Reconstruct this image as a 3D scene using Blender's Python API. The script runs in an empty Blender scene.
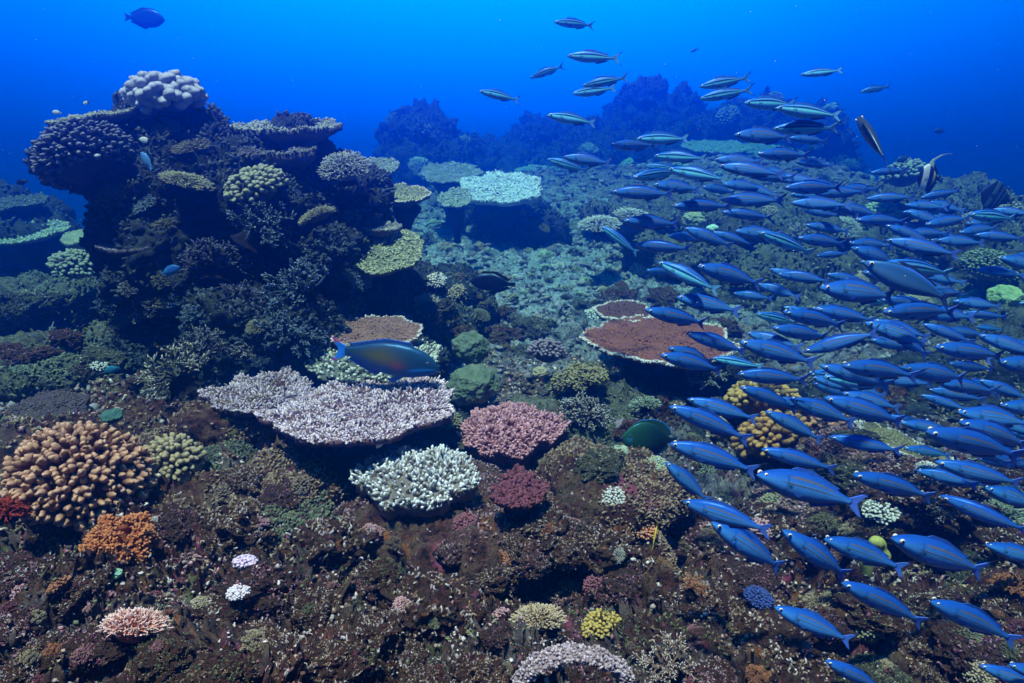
import bpy, math, random
import numpy as np
from mathutils import Vector, Matrix, Euler
from mathutils.bvhtree import BVHTree
R_ = math.radians
rng = np.random.default_rng(7)
random.seed(7)
sc = bpy.context.scene
COL = sc.collection

# ------------------------------------------------------------------ camera
F, PITCH = 667.0, R_(-14)
cam = bpy.data.cameras.new('camera'); cam_o = bpy.data.objects.new('camera', cam); COL.objects.link(cam_o)
cam.sensor_width = 36; cam.lens = 36 * F / 1024
cam.clip_start = 0.02; cam.clip_end = 400
cam_o.location = (0, 0, 0); cam_o.rotation_euler = (R_(90) + PITCH, 0, 0)
sc.camera = cam_o

# ------------------------------------------------------------------ world: water glow and the bright window overhead
SUN_EL, SUN_AZ = R_(74), R_(210)      # azimuth the light comes from, clockwise from +Y
w = bpy.data.worlds.new('World'); sc.world = w; w.use_nodes = True
nt = w.node_tree; N = nt.nodes; Lk = nt.links; N.clear()
out = N.new('ShaderNodeOutputWorld'); bg = N.new('ShaderNodeBackground'); bg.inputs['Strength'].default_value = 1.0
tc = N.new('ShaderNodeTexCoord'); sep = N.new('ShaderNodeSeparateXYZ'); Lk.new(tc.outputs['Generated'], sep.inputs[0])
mr = N.new('ShaderNodeMapRange'); mr.inputs[1].default_value = -1; mr.inputs[2].default_value = 1
Lk.new(sep.outputs['Z'], mr.inputs[0])
cr = N.new('ShaderNodeValToRGB'); Lk.new(mr.outputs[0], cr.inputs[0])
el = cr.color_ramp.elements
el[0].position = 0.0; el[0].color = (0.0, 0.01, 0.04, 1)
el[1].position = 1.0; el[1].color = (0.0, 0.10, 0.30, 1)
for p, c in ((0.42, (0.0, 0.006, 0.04, 1)), (0.50, (0.0, 0.07, 0.98, 1)), (0.56, (0.0, 0.15, 1.3, 1)), (0.63, (0.0, 0.31, 1.45, 1)), (0.69, (0.0, 0.10, 0.42, 1)), (0.80, (0.0, 0.07, 0.26, 1))):
    e = el.new(p); e.color = c
# brighter towards where the light falls into the water, darker to the sides
dot = N.new('ShaderNodeVectorMath'); dot.operation = 'DOT_PRODUCT'; Lk.new(tc.outputs['Generated'], dot.inputs[0])
dv = Vector((-0.05, 0.955, 0.29)).normalized(); dot.inputs[1].default_value = dv
mg = N.new('ShaderNodeValToRGB'); Lk.new(dot.outputs['Value'], mg.inputs[0]); ge = mg.color_ramp.elements
ge[0].position = 0.0; ge[0].color = (.03, .03, .03, 1); ge[1].position = 1.0; ge[1].color = (1, 1, 1, 1)
for p_, g_ in ((.5, .12), (.76, .46), (.88, .68), (.96, .92)): x_ = ge.new(p_); x_.color = (g_, g_, g_, 1)
mul = N.new('ShaderNodeVectorMath'); mul.operation = 'SCALE'; Lk.new(cr.outputs[0], mul.inputs[0]); Lk.new(mg.outputs[0], mul.inputs['Scale'])
sky = N.new('ShaderNodeTexSky'); sky.sky_type = 'NISHITA'; sky.sun_disc = False
sky.sun_elevation = SUN_EL; sky.sun_rotation = SUN_AZ
sk = N.new('ShaderNodeVectorMath'); sk.operation = 'MULTIPLY'; Lk.new(sky.outputs[0], sk.inputs[0]); sk.inputs[1].default_value = (0.01, 0.035, 0.05)
win = N.new('ShaderNodeMapRange'); win.inputs[1].default_value = 0.60; win.inputs[2].default_value = 0.78; Lk.new(sep.outputs['Z'], win.inputs[0])
sw = N.new('ShaderNodeVectorMath'); sw.operation = 'SCALE'; Lk.new(sk.outputs[0], sw.inputs[0]); Lk.new(win.outputs[0], sw.inputs['Scale'])
add = N.new('ShaderNodeVectorMath'); add.operation = 'ADD'; Lk.new(mul.outputs[0], add.inputs[0]); Lk.new(sw.outputs[0], add.inputs[1])
Lk.new(add.outputs[0], bg.inputs['Color']); Lk.new(bg.outputs[0], out.inputs['Surface'])

sun = bpy.data.lights.new('sun', 'SUN'); sun.energy = 5.0; sun.angle = R_(3.0); sun.color = (1.0, 0.64, 0.66)
sun_o = bpy.data.objects.new('sun', sun); COL.objects.link(sun_o)
sdir = Vector((math.sin(SUN_AZ) * math.cos(SUN_EL), math.cos(SUN_AZ) * math.cos(SUN_EL), math.sin(SUN_EL)))
sun_o.rotation_euler = sdir.to_track_quat('Z', 'Y').to_euler(); sun_o.location = (0, 0, 12)
vs = sc.view_settings; vs.view_transform = 'Standard'; vs.look = 'None'; vs.gamma = 1; vs.exposure = 1.12
try: vs.use_curve_mapping = False
except Exception: pass
cy = sc.cycles
cy.use_denoising = True
cy.max_bounces = 5; cy.diffuse_bounces = 2; cy.glossy_bounces = 2; cy.volume_bounces = 1; cy.transparent_max_bounces = 6
cy.use_adaptive_sampling = True; cy.adaptive_threshold = 0.02
cy.sample_clamp_indirect = 4

HAZE_D, HAZE_C, HAZE_A = 0.195, (0.0, 0.115, 0.60, 1), (0.0, 0.57, 1.0, 1)
# ------------------------------------------------------------------ pixel + depth -> world
CX = Vector((1, 0, 0)); CF = Vector((0, math.cos(PITCH), math.sin(PITCH))); CU = Vector((0, -math.sin(PITCH), math.cos(PITCH)))
def ray(px, py): return (CX * ((px - 512) / F) + CF + CU * ((341.5 - py) / F))
def P(px, py, d): return ray(px, py) * d
def pix(v):
    d = v.dot(CF); return 512 + F * v.dot(CX) / d, 341.5 - F * v.dot(CU) / d, d

# ------------------------------------------------------------------ noise
_perm = rng.permutation(4096).astype(np.int64)
_grad = rng.normal(size=(4096, 3)); _grad /= np.linalg.norm(_grad, axis=1)[:, None]
def perlin(p):
    i = np.floor(p).astype(np.int64); f = p - i; u = f * f * f * (f * (f * 6 - 15) + 10)
    r = 0
    for dx in (0, 1):
        for dy in (0, 1):
            for dz in (0, 1):
                h = _perm[(i[:, 0] + dx) & 4095]; h = _perm[(h + i[:, 1] + dy) & 4095]; h = _perm[(h + i[:, 2] + dz) & 4095]
                g = _grad[h]
                n = g[:, 0] * (f[:, 0] - dx) + g[:, 1] * (f[:, 1] - dy) + g[:, 2] * (f[:, 2] - dz)
                wgt = (u[:, 0] if dx else 1 - u[:, 0]) * (u[:, 1] if dy else 1 - u[:, 1]) * (u[:, 2] if dz else 1 - u[:, 2])
                r = r + n * wgt
    return r * 1.6
def fbm(p, o=4, gain=.5, mode=0):
    a, s, t = 1.0, 1.0, 0
    for k in range(o):
        n = perlin(p * s + 17.3 * k)
        if mode == 1: n = 0.35 - np.abs(n)
        elif mode == 2: n = np.abs(n) - .25
        t = t + a * n; a *= gain; s *= 2.03
    return t

# ------------------------------------------------------------------ mesh from arrays
def mesh_np(name, v, quads=None, tris=None, mat=None, attr=None, col=None, smooth=True):
    me = bpy.data.meshes.new(name)
    v = np.asarray(v, dtype=np.float32); me.vertices.add(len(v)); me.vertices.foreach_set('co', v.ravel())
    q = np.zeros((0, 4), int) if quads is None else np.asarray(quads, int).reshape(-1, 4)
    t = np.zeros((0, 3), int) if tris is None else np.asarray(tris, int).reshape(-1, 3)
    me.loops.add(q.size + t.size); me.polygons.add(len(q) + len(t))
    me.loops.foreach_set('vertex_index', np.concatenate([q.ravel(), t.ravel()]).astype(np.int32))
    st = np.concatenate([np.arange(len(q)) * 4, q.size + np.arange(len(t)) * 3]).astype(np.int32)
    me.polygons.foreach_set('loop_start', st)
    me.polygons.foreach_set('use_smooth', np.full(len(st), smooth))
    me.update(calc_edges=True); me.validate()
    if attr is not None:
        a = me.attributes.new('tip', 'FLOAT', 'POINT'); a.data.foreach_set('value', np.asarray(attr, np.float32))
    if col is not None:
        c = np.ones((len(v), 4), np.float32); c[:, :3] = col
        a = me.attributes.new('Col', 'FLOAT_COLOR', 'POINT'); a.data.foreach_set('color', c.ravel())
    if mat: me.materials.append(mat)
    return me
def link(name, me, parent=None, loc=None, rot=None):
    o = bpy.data.objects.new(name, me); COL.objects.link(o)
    if parent: o.parent = parent
    if loc is not None: o.location = loc
    if rot is not None: o.rotation_euler = rot
    return o
def tag(o, label=None, cat=None, group=None, kind=None):
    if label: o['label'] = label
    if cat: o['category'] = cat
    if group: o['group'] = group
    if kind: o['kind'] = kind
    return o
class Buf:
    def __init__(s): s.v = []; s.q = []; s.t = []; s.a = []; s.n = 0
    def add(s, v, q=None, t=None, a=None):
        s.v.append(v)
        if q is not None and len(q): s.q.append(np.asarray(q) + s.n)
        if t is not None and len(t): s.t.append(np.asarray(t) + s.n)
        s.a.append(np.zeros(len(v)) if a is None else np.broadcast_to(a, (len(v),)))
        s.n += len(v)
    def mesh(s, name, mat, bump=0, freq=20, **k):
        v = np.concatenate(s.v)
        if bump: v = v + bump * np.stack([perlin(v * freq), perlin(v * freq + 31), perlin(v * freq + 77)], 1)
        return mesh_np(name, v, np.concatenate(s.q) if s.q else None, np.concatenate(s.t) if s.t else None, mat, np.concatenate(s.a), **k)
def norm(a): return a / np.maximum(np.linalg.norm(a, axis=-1, keepdims=True), 1e-9)

def fingers(buf, p0, p1, r0, r1, sides=6, bend=0.0, a0=0.0, a1=1.0, ts=(0, .4, .75, .92, 1.0), prof=None):
    """n round-tipped tapering fingers at once"""
    p0 = np.asarray(p0, float); p1 = np.asarray(p1, float); n = len(p0)
    r0 = np.broadcast_to(r0, (n,)); r1 = np.broadcast_to(r1, (n,)); a0 = np.broadcast_to(a0, (n,)); a1 = np.broadcast_to(a1, (n,))
    d = p1 - p0; L = np.linalg.norm(d, axis=1); d = norm(d)
    ref = np.where(np.abs(d[:, 2:3]) > .9, np.array([[1., 0, 0]]), np.array([[0, 0, 1.]]))
    u = norm(np.cross(ref, d)); w_ = np.cross(d, u)
    off = (u * rng.normal(size=(n, 1)) + w_ * rng.normal(size=(n, 1))) * bend * L[:, None]
    ts = np.array(ts); ang = np.arange(sides) * 2 * math.pi / sides
    rad = r0[:, None] + (r1 - r0)[:, None] * ts[None]
    capf = np.where(ts > .9, .62, 1.0); capf[-1] = .62
    rad = rad * capf[None]
    if prof is not None: rad = rad * np.array(prof)[None]
    c = p0[:, None] + d[:, None] * (L[:, None] * ts[None])[..., None] + off[:, None] * (np.sin(ts * math.pi))[None, :, None]
    ring = u[:, None, None] * np.cos(ang)[None, None, :, None] + w_[:, None, None] * np.sin(ang)[None, None, :, None]
    V = c[:, :, None] + ring * rad[:, :, None, None]                      # n,k,s,3
    k = len(ts); tip = p1 + d * (r1 * .35)[:, None]
    V = np.concatenate([V.reshape(n, k * sides, 3), tip[:, None]], 1)     # n, ks+1, 3
    base = (np.arange(n) * (k * sides + 1))[:, None]
    q = []; t = []
    for i in range(k - 1):
        for s in range(sides):
            s2 = (s + 1) % sides
            q.append([i * sides + s, i * sides + s2, (i + 1) * sides + s2, (i + 1) * sides + s])
    for s in range(sides): t.append([(k - 1) * sides + s, (k - 1) * sides + (s + 1) % sides, k * sides])
    q = (base[:, :, None] + np.array(q)[None]).reshape(-1, 4); t = (base[:, :, None] + np.array(t)[None]).reshape(-1, 3)
    A = a0[:, None] + (a1 - a0)[:, None] * ts[None]
    A = np.concatenate([np.repeat(A, sides, 1), a1[:, None]], 1)
    buf.add(V.reshape(-1, 3), q, t, A.ravel())

_ico = {}
def ico(sub):
    if sub not in _ico:
        import bmesh
        bm = bmesh.new(); bmesh.ops.create_icosphere(bm, subdivisions=sub, radius=1)
        _ico[sub] = (np.array([v.co[:] for v in bm.verts]), np.array([[v.index for v in f.verts] for f in bm.faces])); bm.free()
    return _ico[sub]

# ------------------------------------------------------------------ materials
_M = {}
def mixc(nt, a, b, fac):
    m = nt.nodes.new('ShaderNodeMix'); m.data_type = 'RGBA'
    for s, x in ((m.inputs[6], a), (m.inputs[7], b), (m.inputs[0], fac)):
        if hasattr(x, 'links'): nt.links.new(x, s)
        elif isinstance(x, (int, float)): s.default_value = x
        else: s.default_value = (*x, 1)
    return m.outputs[2]
def noise(nt, scale, detail=4, rough=.6, vec=None, dist=0):
    n = nt.nodes.new('ShaderNodeTexNoise'); n.inputs['Scale'].default_value = scale; n.inputs['Detail'].default_value = detail
    n.inputs['Roughness'].default_value = rough; n.inputs['Distortion'].default_value = dist
    if vec: nt.links.new(vec, n.inputs['Vector'])
    return n.outputs[0]
def maprange(nt, x, a, b, c=0., d=1.):
    m = nt.nodes.new('ShaderNodeMapRange'); nt.links.new(x, m.inputs[0])
    for i, v in zip((1, 2, 3, 4), (a, b, c, d)): m.inputs[i].default_value = v
    return m.outputs[0]
def newmat(name, rough=.75, spec=.25):
    m = bpy.data.materials.new(name); m.use_nodes = True; nt = m.node_tree
    b = nt.nodes['Principled BSDF']; b.inputs['Roughness'].default_value = rough; b.inputs['Specular IOR Level'].default_value = spec
    tcn = nt.nodes.new('ShaderNodeTexCoord')
    return m, nt, b, tcn.outputs['Object']
def bump(nt, b, h, strength, dist):
    bp = nt.nodes.new('ShaderNodeBump'); bp.inputs['Strength'].default_value = strength; bp.inputs['Distance'].default_value = dist
    nt.links.new(h, bp.inputs['Height']); nt.links.new(bp.outputs[0], b.inputs['Normal'])
def coral_mat(base, tip, name='coral', lo=.35, hi=.95, fs=60, var=.35):
    key = ('c', base, tip, lo, hi, fs)
    if key in _M: return _M[key]
    m, nt, b, vec = newmat(name)
    at = nt.nodes.new('ShaderNodeAttribute'); at.attribute_name = 'tip'
    f = maprange(nt, at.outputs['Fac'], lo, hi)
    n1 = noise(nt, 9, 3, .6, vec); n2 = noise(nt, fs * 3, 3, .6, vec)
    dark = tuple(c * (1 - var) for c in base)
    c = mixc(nt, dark, tuple(min(1, x * (1 + var)) for x in base), maprange(nt, n1, .3, .7))
    c = mixc(nt, c, tip, f)
    c = mixc(nt, c, tuple(x * .45 for x in base), maprange(nt, n2, .52, .75, 0, .75))
    nt.links.new(c, b.inputs['Base Color']); bump(nt, b, n2, .5, .004)
    _M[key] = m; return m
def reef_mat(name, pal, sc1=7., sc2=45., spots=None, bs=.9, bd=.02):
    """mottled rock: patches of encrusting growth over stone"""
    m, nt, b, vec = newmat(name, .85, .15)
    n1 = noise(nt, sc1, 8, .72, vec, .6)
    r = nt.nodes.new('ShaderNodeValToRGB'); nt.links.new(n1, r.inputs[0]); e = r.color_ramp.elements
    k = len(pal); e[0].position = .28; e[0].color = (*pal[0], 1); e[1].position = .74; e[1].color = (*pal[-1], 1)
    for i in range(1, k - 1): x = e.new(.28 + .46 * i / (k - 1)); x.color = (*pal[i], 1)
    c = r.outputs[0]
    n2 = noise(nt, sc2, 5, .7, vec)
    c = mixc(nt, c, tuple(x * .22 for x in pal[0]), maprange(nt, n2, .50, .66))
    for i, (sp, scl, th) in enumerate(spots or []):
        mp = nt.nodes.new('ShaderNodeMapping'); mp.inputs['Location'].default_value = (3.1 * i + 5, 7.7 * i, 2.2); nt.links.new(vec, mp.inputs[0])
        n3 = noise(nt, scl, 4, .65, mp.outputs[0], .4)
        c = mixc(nt, c, sp, maprange(nt, n3, th, th + .05))
    nt.links.new(c, b.inputs['Base Color'])
    n4 = noise(nt, sc2 * 1.6, 6, .75, vec)
    ad = nt.nodes.new('ShaderNodeMath'); ad.operation = 'ADD'; nt.links.new(n4, ad.inputs[0]); nt.links.new(n2, ad.inputs[1])
    bump(nt, b, ad.outputs[0], bs, bd); return m
def vcol_mat(name, rough=.35, spec=.5, scale=900, bs=.1):
    m, nt, b, vec = newmat(name, rough, spec)
    at = nt.nodes.new('ShaderNodeAttribute'); at.attribute_name = 'Col'
    v = nt.nodes.new('ShaderNodeTexVoronoi'); v.inputs['Scale'].default_value = scale; nt.links.new(vec, v.inputs['Vector'])
    c = mixc(nt, at.outputs['Color'], (0, 0, 0), maprange(nt, v.outputs[0], .3, 1., 0, .35))
    nt.links.new(c, b.inputs['Base Color']); bump(nt, b, v.outputs[0], bs, .0006)
    return m

BLK = (.010, .008, .008)
M_ROCK_NEAR = reef_mat('near_rock', [BLK, (.02, .011, .009), (.10, .038, .028), (.15, .09, .055), (.055, .05, .028), (.44, .32, .26)], 10, 60,
                       [((.30, .075, .12), 5, .60), ((.32, .12, .04), 4.5, .62), ((.16, .16, .06), 5.5, .62), ((.62, .52, .47), 20, .65)])
M_ROCK_MID = reef_mat('mid_rock', [BLK, (.03, .035, .03), (.10, .10, .075), (.16, .17, .11), (.10, .11, .07), (.28, .28, .2)], 7, 45,
                      [((.22, .13, .17), 12, .67), ((.42, .46, .38), 15, .67)])
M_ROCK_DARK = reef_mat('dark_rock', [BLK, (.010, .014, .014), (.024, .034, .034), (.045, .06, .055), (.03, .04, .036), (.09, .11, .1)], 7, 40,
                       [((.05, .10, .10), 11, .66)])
M_SAND = reef_mat('rubble', [(.03, .035, .03), (.12, .13, .10), (.25, .27, .2), (.36, .38, .3), (.2, .22, .15), (.5, .5, .42)], 9, 60,
                  [((.2, .14, .14), 10, .68)])
M_DARKSTALK = reef_mat('stalk', [BLK, (.015, .013, .012), (.035, .03, .028), (.05, .045, .04)], 9, 60, [])

# ------------------------------------------------------------------ ground
ctrl = [(0,683,1.5),(250,683,1.5),(512,683,1.6),(760,683,1.75),(1024,683,1.85),
 (0,600,1.8),(130,600,1.75),(280,600,1.8),(440,608,2.18),(520,600,2.18),(440,640,1.75),(600,600,2.0),(760,600,2.1),(900,600,2.25),(1024,600,2.25),
 (0,520,2.1),(130,520,2.15),(280,520,2.25),(400,548,2.32),(480,552,2.32),(545,545,2.36),(430,505,2.55),(500,500,2.6),(600,520,2.45),(720,520,2.6),(850,520,2.8),(1000,520,2.8),
 (0,440,2.6),(130,440,2.65),(250,440,2.8),(400,440,3.0),(550,440,3.0),(650,440,3.2),(800,440,3.4),(1000,440,3.5),
 (0,380,3.4),(150,380,3.5),(300,380,3.8),(450,380,3.8),(600,380,4.0),(800,380,4.3),(1000,380,4.4),
 (0,320,4.7),(100,320,4.8),(250,320,4.9),(450,320,5.0),(600,320,5.2),(800,320,5.4),(1000,320,5.5),
 (0,280,6.0),(50,262,6.5),(450,260,7.0),(560,260,7.2),(700,260,7.0),(850,260,6.8),(1000,260,6.5),
 (450,215,9.2),(600,215,9.0),(750,215,8.6),(900,215,7.9),(980,222,7.3),(450,185,11.3),(600,172,11.3),(700,165,11.),(820,165,10.4)]
gp = [tuple(P(*c)) for c in ctrl]
gp += [(x, -2, -1.25) for x in (-6, -2, 2, 6)] + [(x, 0.2, -1.2) for x in (-3, 0, 3)]
gp += [(-5, 3, -1.3), (-9, 7, -2.2), (-8, 12, -3.0), (-3, 15, -1.6), (1, 17, -.8), (5, 16, -1), (9, 10, -2.6), (7, 5, -1.8), (13, 14, -4), (-14, 18, -4),
       (0, 26, -4), (8, 26, -4.5), (-10, 28, -4.5), (20, 24, -5), (-20, 8, -3.5), (18, 4, -4)]
gp = np.array(gp)
def _U(x): return np.where(x > 1e-9, x * x * np.log(np.maximum(x, 1e-9)), 0)
def _tps(pts, reg=.02):
    n = len(pts); K = _U(np.linalg.norm(pts[:, None, :2] - pts[None, :, :2], axis=2)) + reg * np.eye(n)
    Pm = np.hstack([np.ones((n, 1)), pts[:, :2]]); A = np.zeros((n + 3, n + 3)); A[:n, :n] = K; A[:n, n:] = Pm; A[n:, :n] = Pm.T
    return np.linalg.solve(A, np.concatenate([pts[:, 2], np.zeros(3)]))
_w = _tps(gp)
def Hs(x, y):
    x = np.asarray(x, float); y = np.asarray(y, float); sh = x.shape; x = x.ravel(); y = y.ravel(); z = np.empty(len(x))
    for i in range(0, len(x), 100000):
        X = np.stack([x[i:i+100000], y[i:i+100000]], 1)
        K = _U(np.linalg.norm(X[:, None] - gp[None, :, :2], axis=2)); z[i:i+100000] = K @ _w[:-3] + _w[-3] + X @ _w[-2:]
    r = np.hypot(x, y); k = np.clip((r - 22) / 12, 0, 1); z = z * (1 - k) + (-4.5) * k
    return np.maximum(z, -5.5).reshape(sh)
na, nr = 1000, 760
ta = np.linspace(-1, 1, na); az = ta * R_(48) + np.sign(ta) * np.clip(np.abs(ta) - .8, 0, 1) ** 2 * (R_(132) / .04)
rr = np.concatenate([np.linspace(.05, 1.0, 20)[:-1], 1.0 * (13.0 / 1.0) ** np.linspace(0, 1, nr - 60), np.linspace(13.3, 40, 41)])
nr = len(rr)
A2, R2 = np.meshgrid(az, rr); X = (np.sin(A2) * R2).ravel(); Y = (np.cos(A2) * R2).ravel()
coarse_r = np.unique(np.concatenate([rr[::6], rr[-1:]])); coarse_a = np.concatenate([az[::6], az[-1:]])
CA, CR = np.meshgrid(coarse_a, coarse_r); CZ = Hs(np.sin(CA) * CR, np.cos(CA) * CR)
def bil(a, r):   # bilinear lookup on the coarse grid
    i = np.clip(np.searchsorted(coarse_r, r) - 1, 0, len(coarse_r) - 2); j = np.clip(np.searchsorted(coarse_a, a) - 1, 0, len(coarse_a) - 2)
    fr = (r - coarse_r[i]) / (coarse_r[i+1] - coarse_r[i]); fa = (a - coarse_a[j]) / np.maximum(coarse_a[j+1] - coarse_a[j], 1e-9)
    return (CZ[i, j]*(1-fr)*(1-fa) + CZ[i+1, j]*fr*(1-fa) + CZ[i, j+1]*(1-fr)*fa + CZ[i+1, j+1]*fr*fa)
Z = bil(A2.ravel(), R2.ravel())
p3 = np.stack([X, Y, Z], 1); rad = np.hypot(X, Y)
lod = np.clip(1.2 - rad / 14, .1, 1)
big = fbm(p3 * 1.3, 3, .5) * .10
nearw = 1 + 1.1 * np.clip((3.2 - rad) / 1.2, 0, 1)
mid = fbm(p3 * 4.5, 4, .55, 1) * .075 * nearw
fine = (fbm(p3 * 15 + 9, 5, .7, 1) * .042 + fbm(p3 * 34 + 3, 3, .6, 2) * -.012) * lod * nearw
pits = -.22 * np.clip(perlin(p3 * 3.1 + 21) - .12, 0, .6) * np.clip((4.5 - rad) / 1.5, 0, 1)
k = np.clip((30 - rad) / 10, 0, 1)
holes = 0
for (hx, hy, hd, hr, hdep) in ((445, 610, 2.12, .22, .16), (535, 605, 2.12, .18, .14), (700, 575, 2.3, .16, .2), (870, 540, 2.6, .25, .3), (60, 560, 1.95, .14, .16), (240, 520, 2.2, .2, .2), (930, 620, 2.1, .2, .25), (820, 600, 2.2, .16, .2)):
    hp = P(hx, hy, hd); holes = holes - hdep * np.exp(-(((X - hp.x) / hr) ** 2 + ((Y - hp.y) / (hr * .8)) ** 2) ** 1.5)
Z = Z + (big + mid + fine + pits) * k + holes
p3[:, 2] = Z; sx = (perlin(p3 * 7 + 50) * .04 + perlin(p3 * 26 + 5) * .014 * lod) * k; sy = (perlin(p3 * 7 + 90) * .04 + perlin(p3 * 26 + 65) * .014 * lod) * k
V = np.stack([X + sx, Y + sy, Z], 1)
ii = (np.arange(nr - 1)[:, None] * na + np.arange(na - 1)[None]).ravel()
Q = np.stack([ii, ii + na, ii + na + 1, ii + 1], 1)[:, ::-1]
# two materials blended over distance by real growth: near rock is crusted, the flat beyond is rubble and sand
def ground_material():
    m = bpy.data.materials.new('seabed'); m.use_nodes = True; nt = m.node_tree; b0 = nt.nodes['Principled BSDF']; nt.nodes.remove(b0)
    outn = nt.nodes['Material Output']
    def sub(pal, s1, s2, spots):
        mm = reef_mat('tmp', pal, s1, s2, spots); mp = {}
        for n in mm.node_tree.nodes:
            if n.type == 'OUTPUT_MATERIAL': continue
            c = nt.nodes.new(n.bl_idname); mp[n.name] = c
            for at in ('operation', 'data_type', 'attribute_name'):
                if hasattr(n, at):
                    try: setattr(c, at, getattr(n, at))
                    except Exception: pass
            if n.type == 'VALTORGB':
                e = c.color_ramp.elements; src = n.color_ramp.elements
                e[0].position = src[0].position; e[0].color = src[0].color; e[1].position = src[-1].position; e[1].color = src[-1].color
                for s in list(src)[1:-1]: x = e.new(s.position); x.color = s.color
            for a, bb in zip(n.inputs, c.inputs):
                if hasattr(a, 'default_value'):
                    try: bb.default_value = a.default_value
                    except Exception: pass
        for l in mm.node_tree.links:
            if l.to_node.type == 'OUTPUT_MATERIAL': continue
            fo = list(l.from_node.outputs).index(l.from_socket); ti = list(l.to_node.inputs).index(l.to_socket)
            nt.links.new(mp[l.from_node.name].outputs[fo], mp[l.to_node.name].inputs[ti])
        b = [c for c in mp.values() if c.type == 'BSDF_PRINCIPLED'][0]; bpy.data.materials.remove(mm); return b
    b1 = sub([BLK, (.02, .010, .008), (.10, .036, .026), (.15, .085, .05), (.05, .045, .025), (.46, .33, .27)], 11, 60, [((.30, .075, .12), 6, .60), ((.34, .12, .035), 5, .62), ((.17, .17, .07), 5.5, .62), ((.66, .55, .50), 22, .64)])
    b2 = sub([(.012, .018, .02), (.06, .08, .08), (.22, .25, .26), (.42, .46, .46), (.10, .12, .12), (.62, .66, .66)], 6, 40, [])
    mx = nt.nodes.new('ShaderNodeMixShader'); at = nt.nodes.new('ShaderNodeAttribute'); at.attribute_name = 'tip'
    nt.links.new(at.outputs['Fac'], mx.inputs[0]); nt.links.new(b1.outputs[0], mx.inputs[1]); nt.links.new(b2.outputs[0], mx.inputs[2])
    nt.links.new(mx.outputs[0], outn.inputs['Surface']); return m
# sandy flat: a patch of the reef between the outcrops, in world metres
fl = np.clip(1.5 - np.hypot((V[:, 0] - 0.3) / 2.6, (V[:, 1] - 7.0) / 3.4), 0, 1) + fbm(p3 * 2, 3) * .35
fl2 = np.clip((V[:, 1] - 3.2) / 1.5, 0, 1) * .35
flat = np.clip(np.maximum(fl, fl2), 0, 1)
ground = link('seabed', mesh_np('seabed', V, Q, None, ground_material(), flat)); tag(ground, kind='structure')
BV = []
def addbvh(me, mat4=None):
    n = len(me.vertices); co = np.empty(n * 3, np.float32); me.vertices.foreach_get('co', co); co = co.reshape(-1, 3)
    if mat4 is not None:
        M = np.array(mat4); co = co @ M[:3, :3].T + M[:3, 3]
    BV.append(BVHTree.FromPolygons([tuple(c) for c in co.tolist()], [tuple(p.vertices) for p in me.polygons]))
# light copy of the ground for ray casts
gi = np.arange(0, nr, 3); gj = np.arange(0, na, 3); sub = (gi[:, None] * na + gj[None])
Vs = V[sub.ravel()]; nj = len(gj); i2 = (np.arange(len(gi) - 1)[:, None] * nj + np.arange(nj - 1)[None]).ravel()
BV.append(BVHTree.FromPolygons(Vs.tolist(), np.stack([i2, i2 + nj, i2 + nj + 1, i2 + 1], 1).tolist()))
def cast(o, d):
    best = None
    for b in BV:
        h = b.ray_cast(Vector(o), Vector(d))
        if h[0] is not None and (best is None or h[3] < best[3]): best = h
    return best
def S(px, py):
    h = cast((0, 0, 0), ray(px, py).normalized()); return (h[0], h[1]) if h else (P(px, py, 9), Vector((0, 0, 1)))
def ground_z(x, y, top=3.0):
    h = cast((x, y, top), (0, 0, -1)); return h[0].z if h else -4

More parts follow.
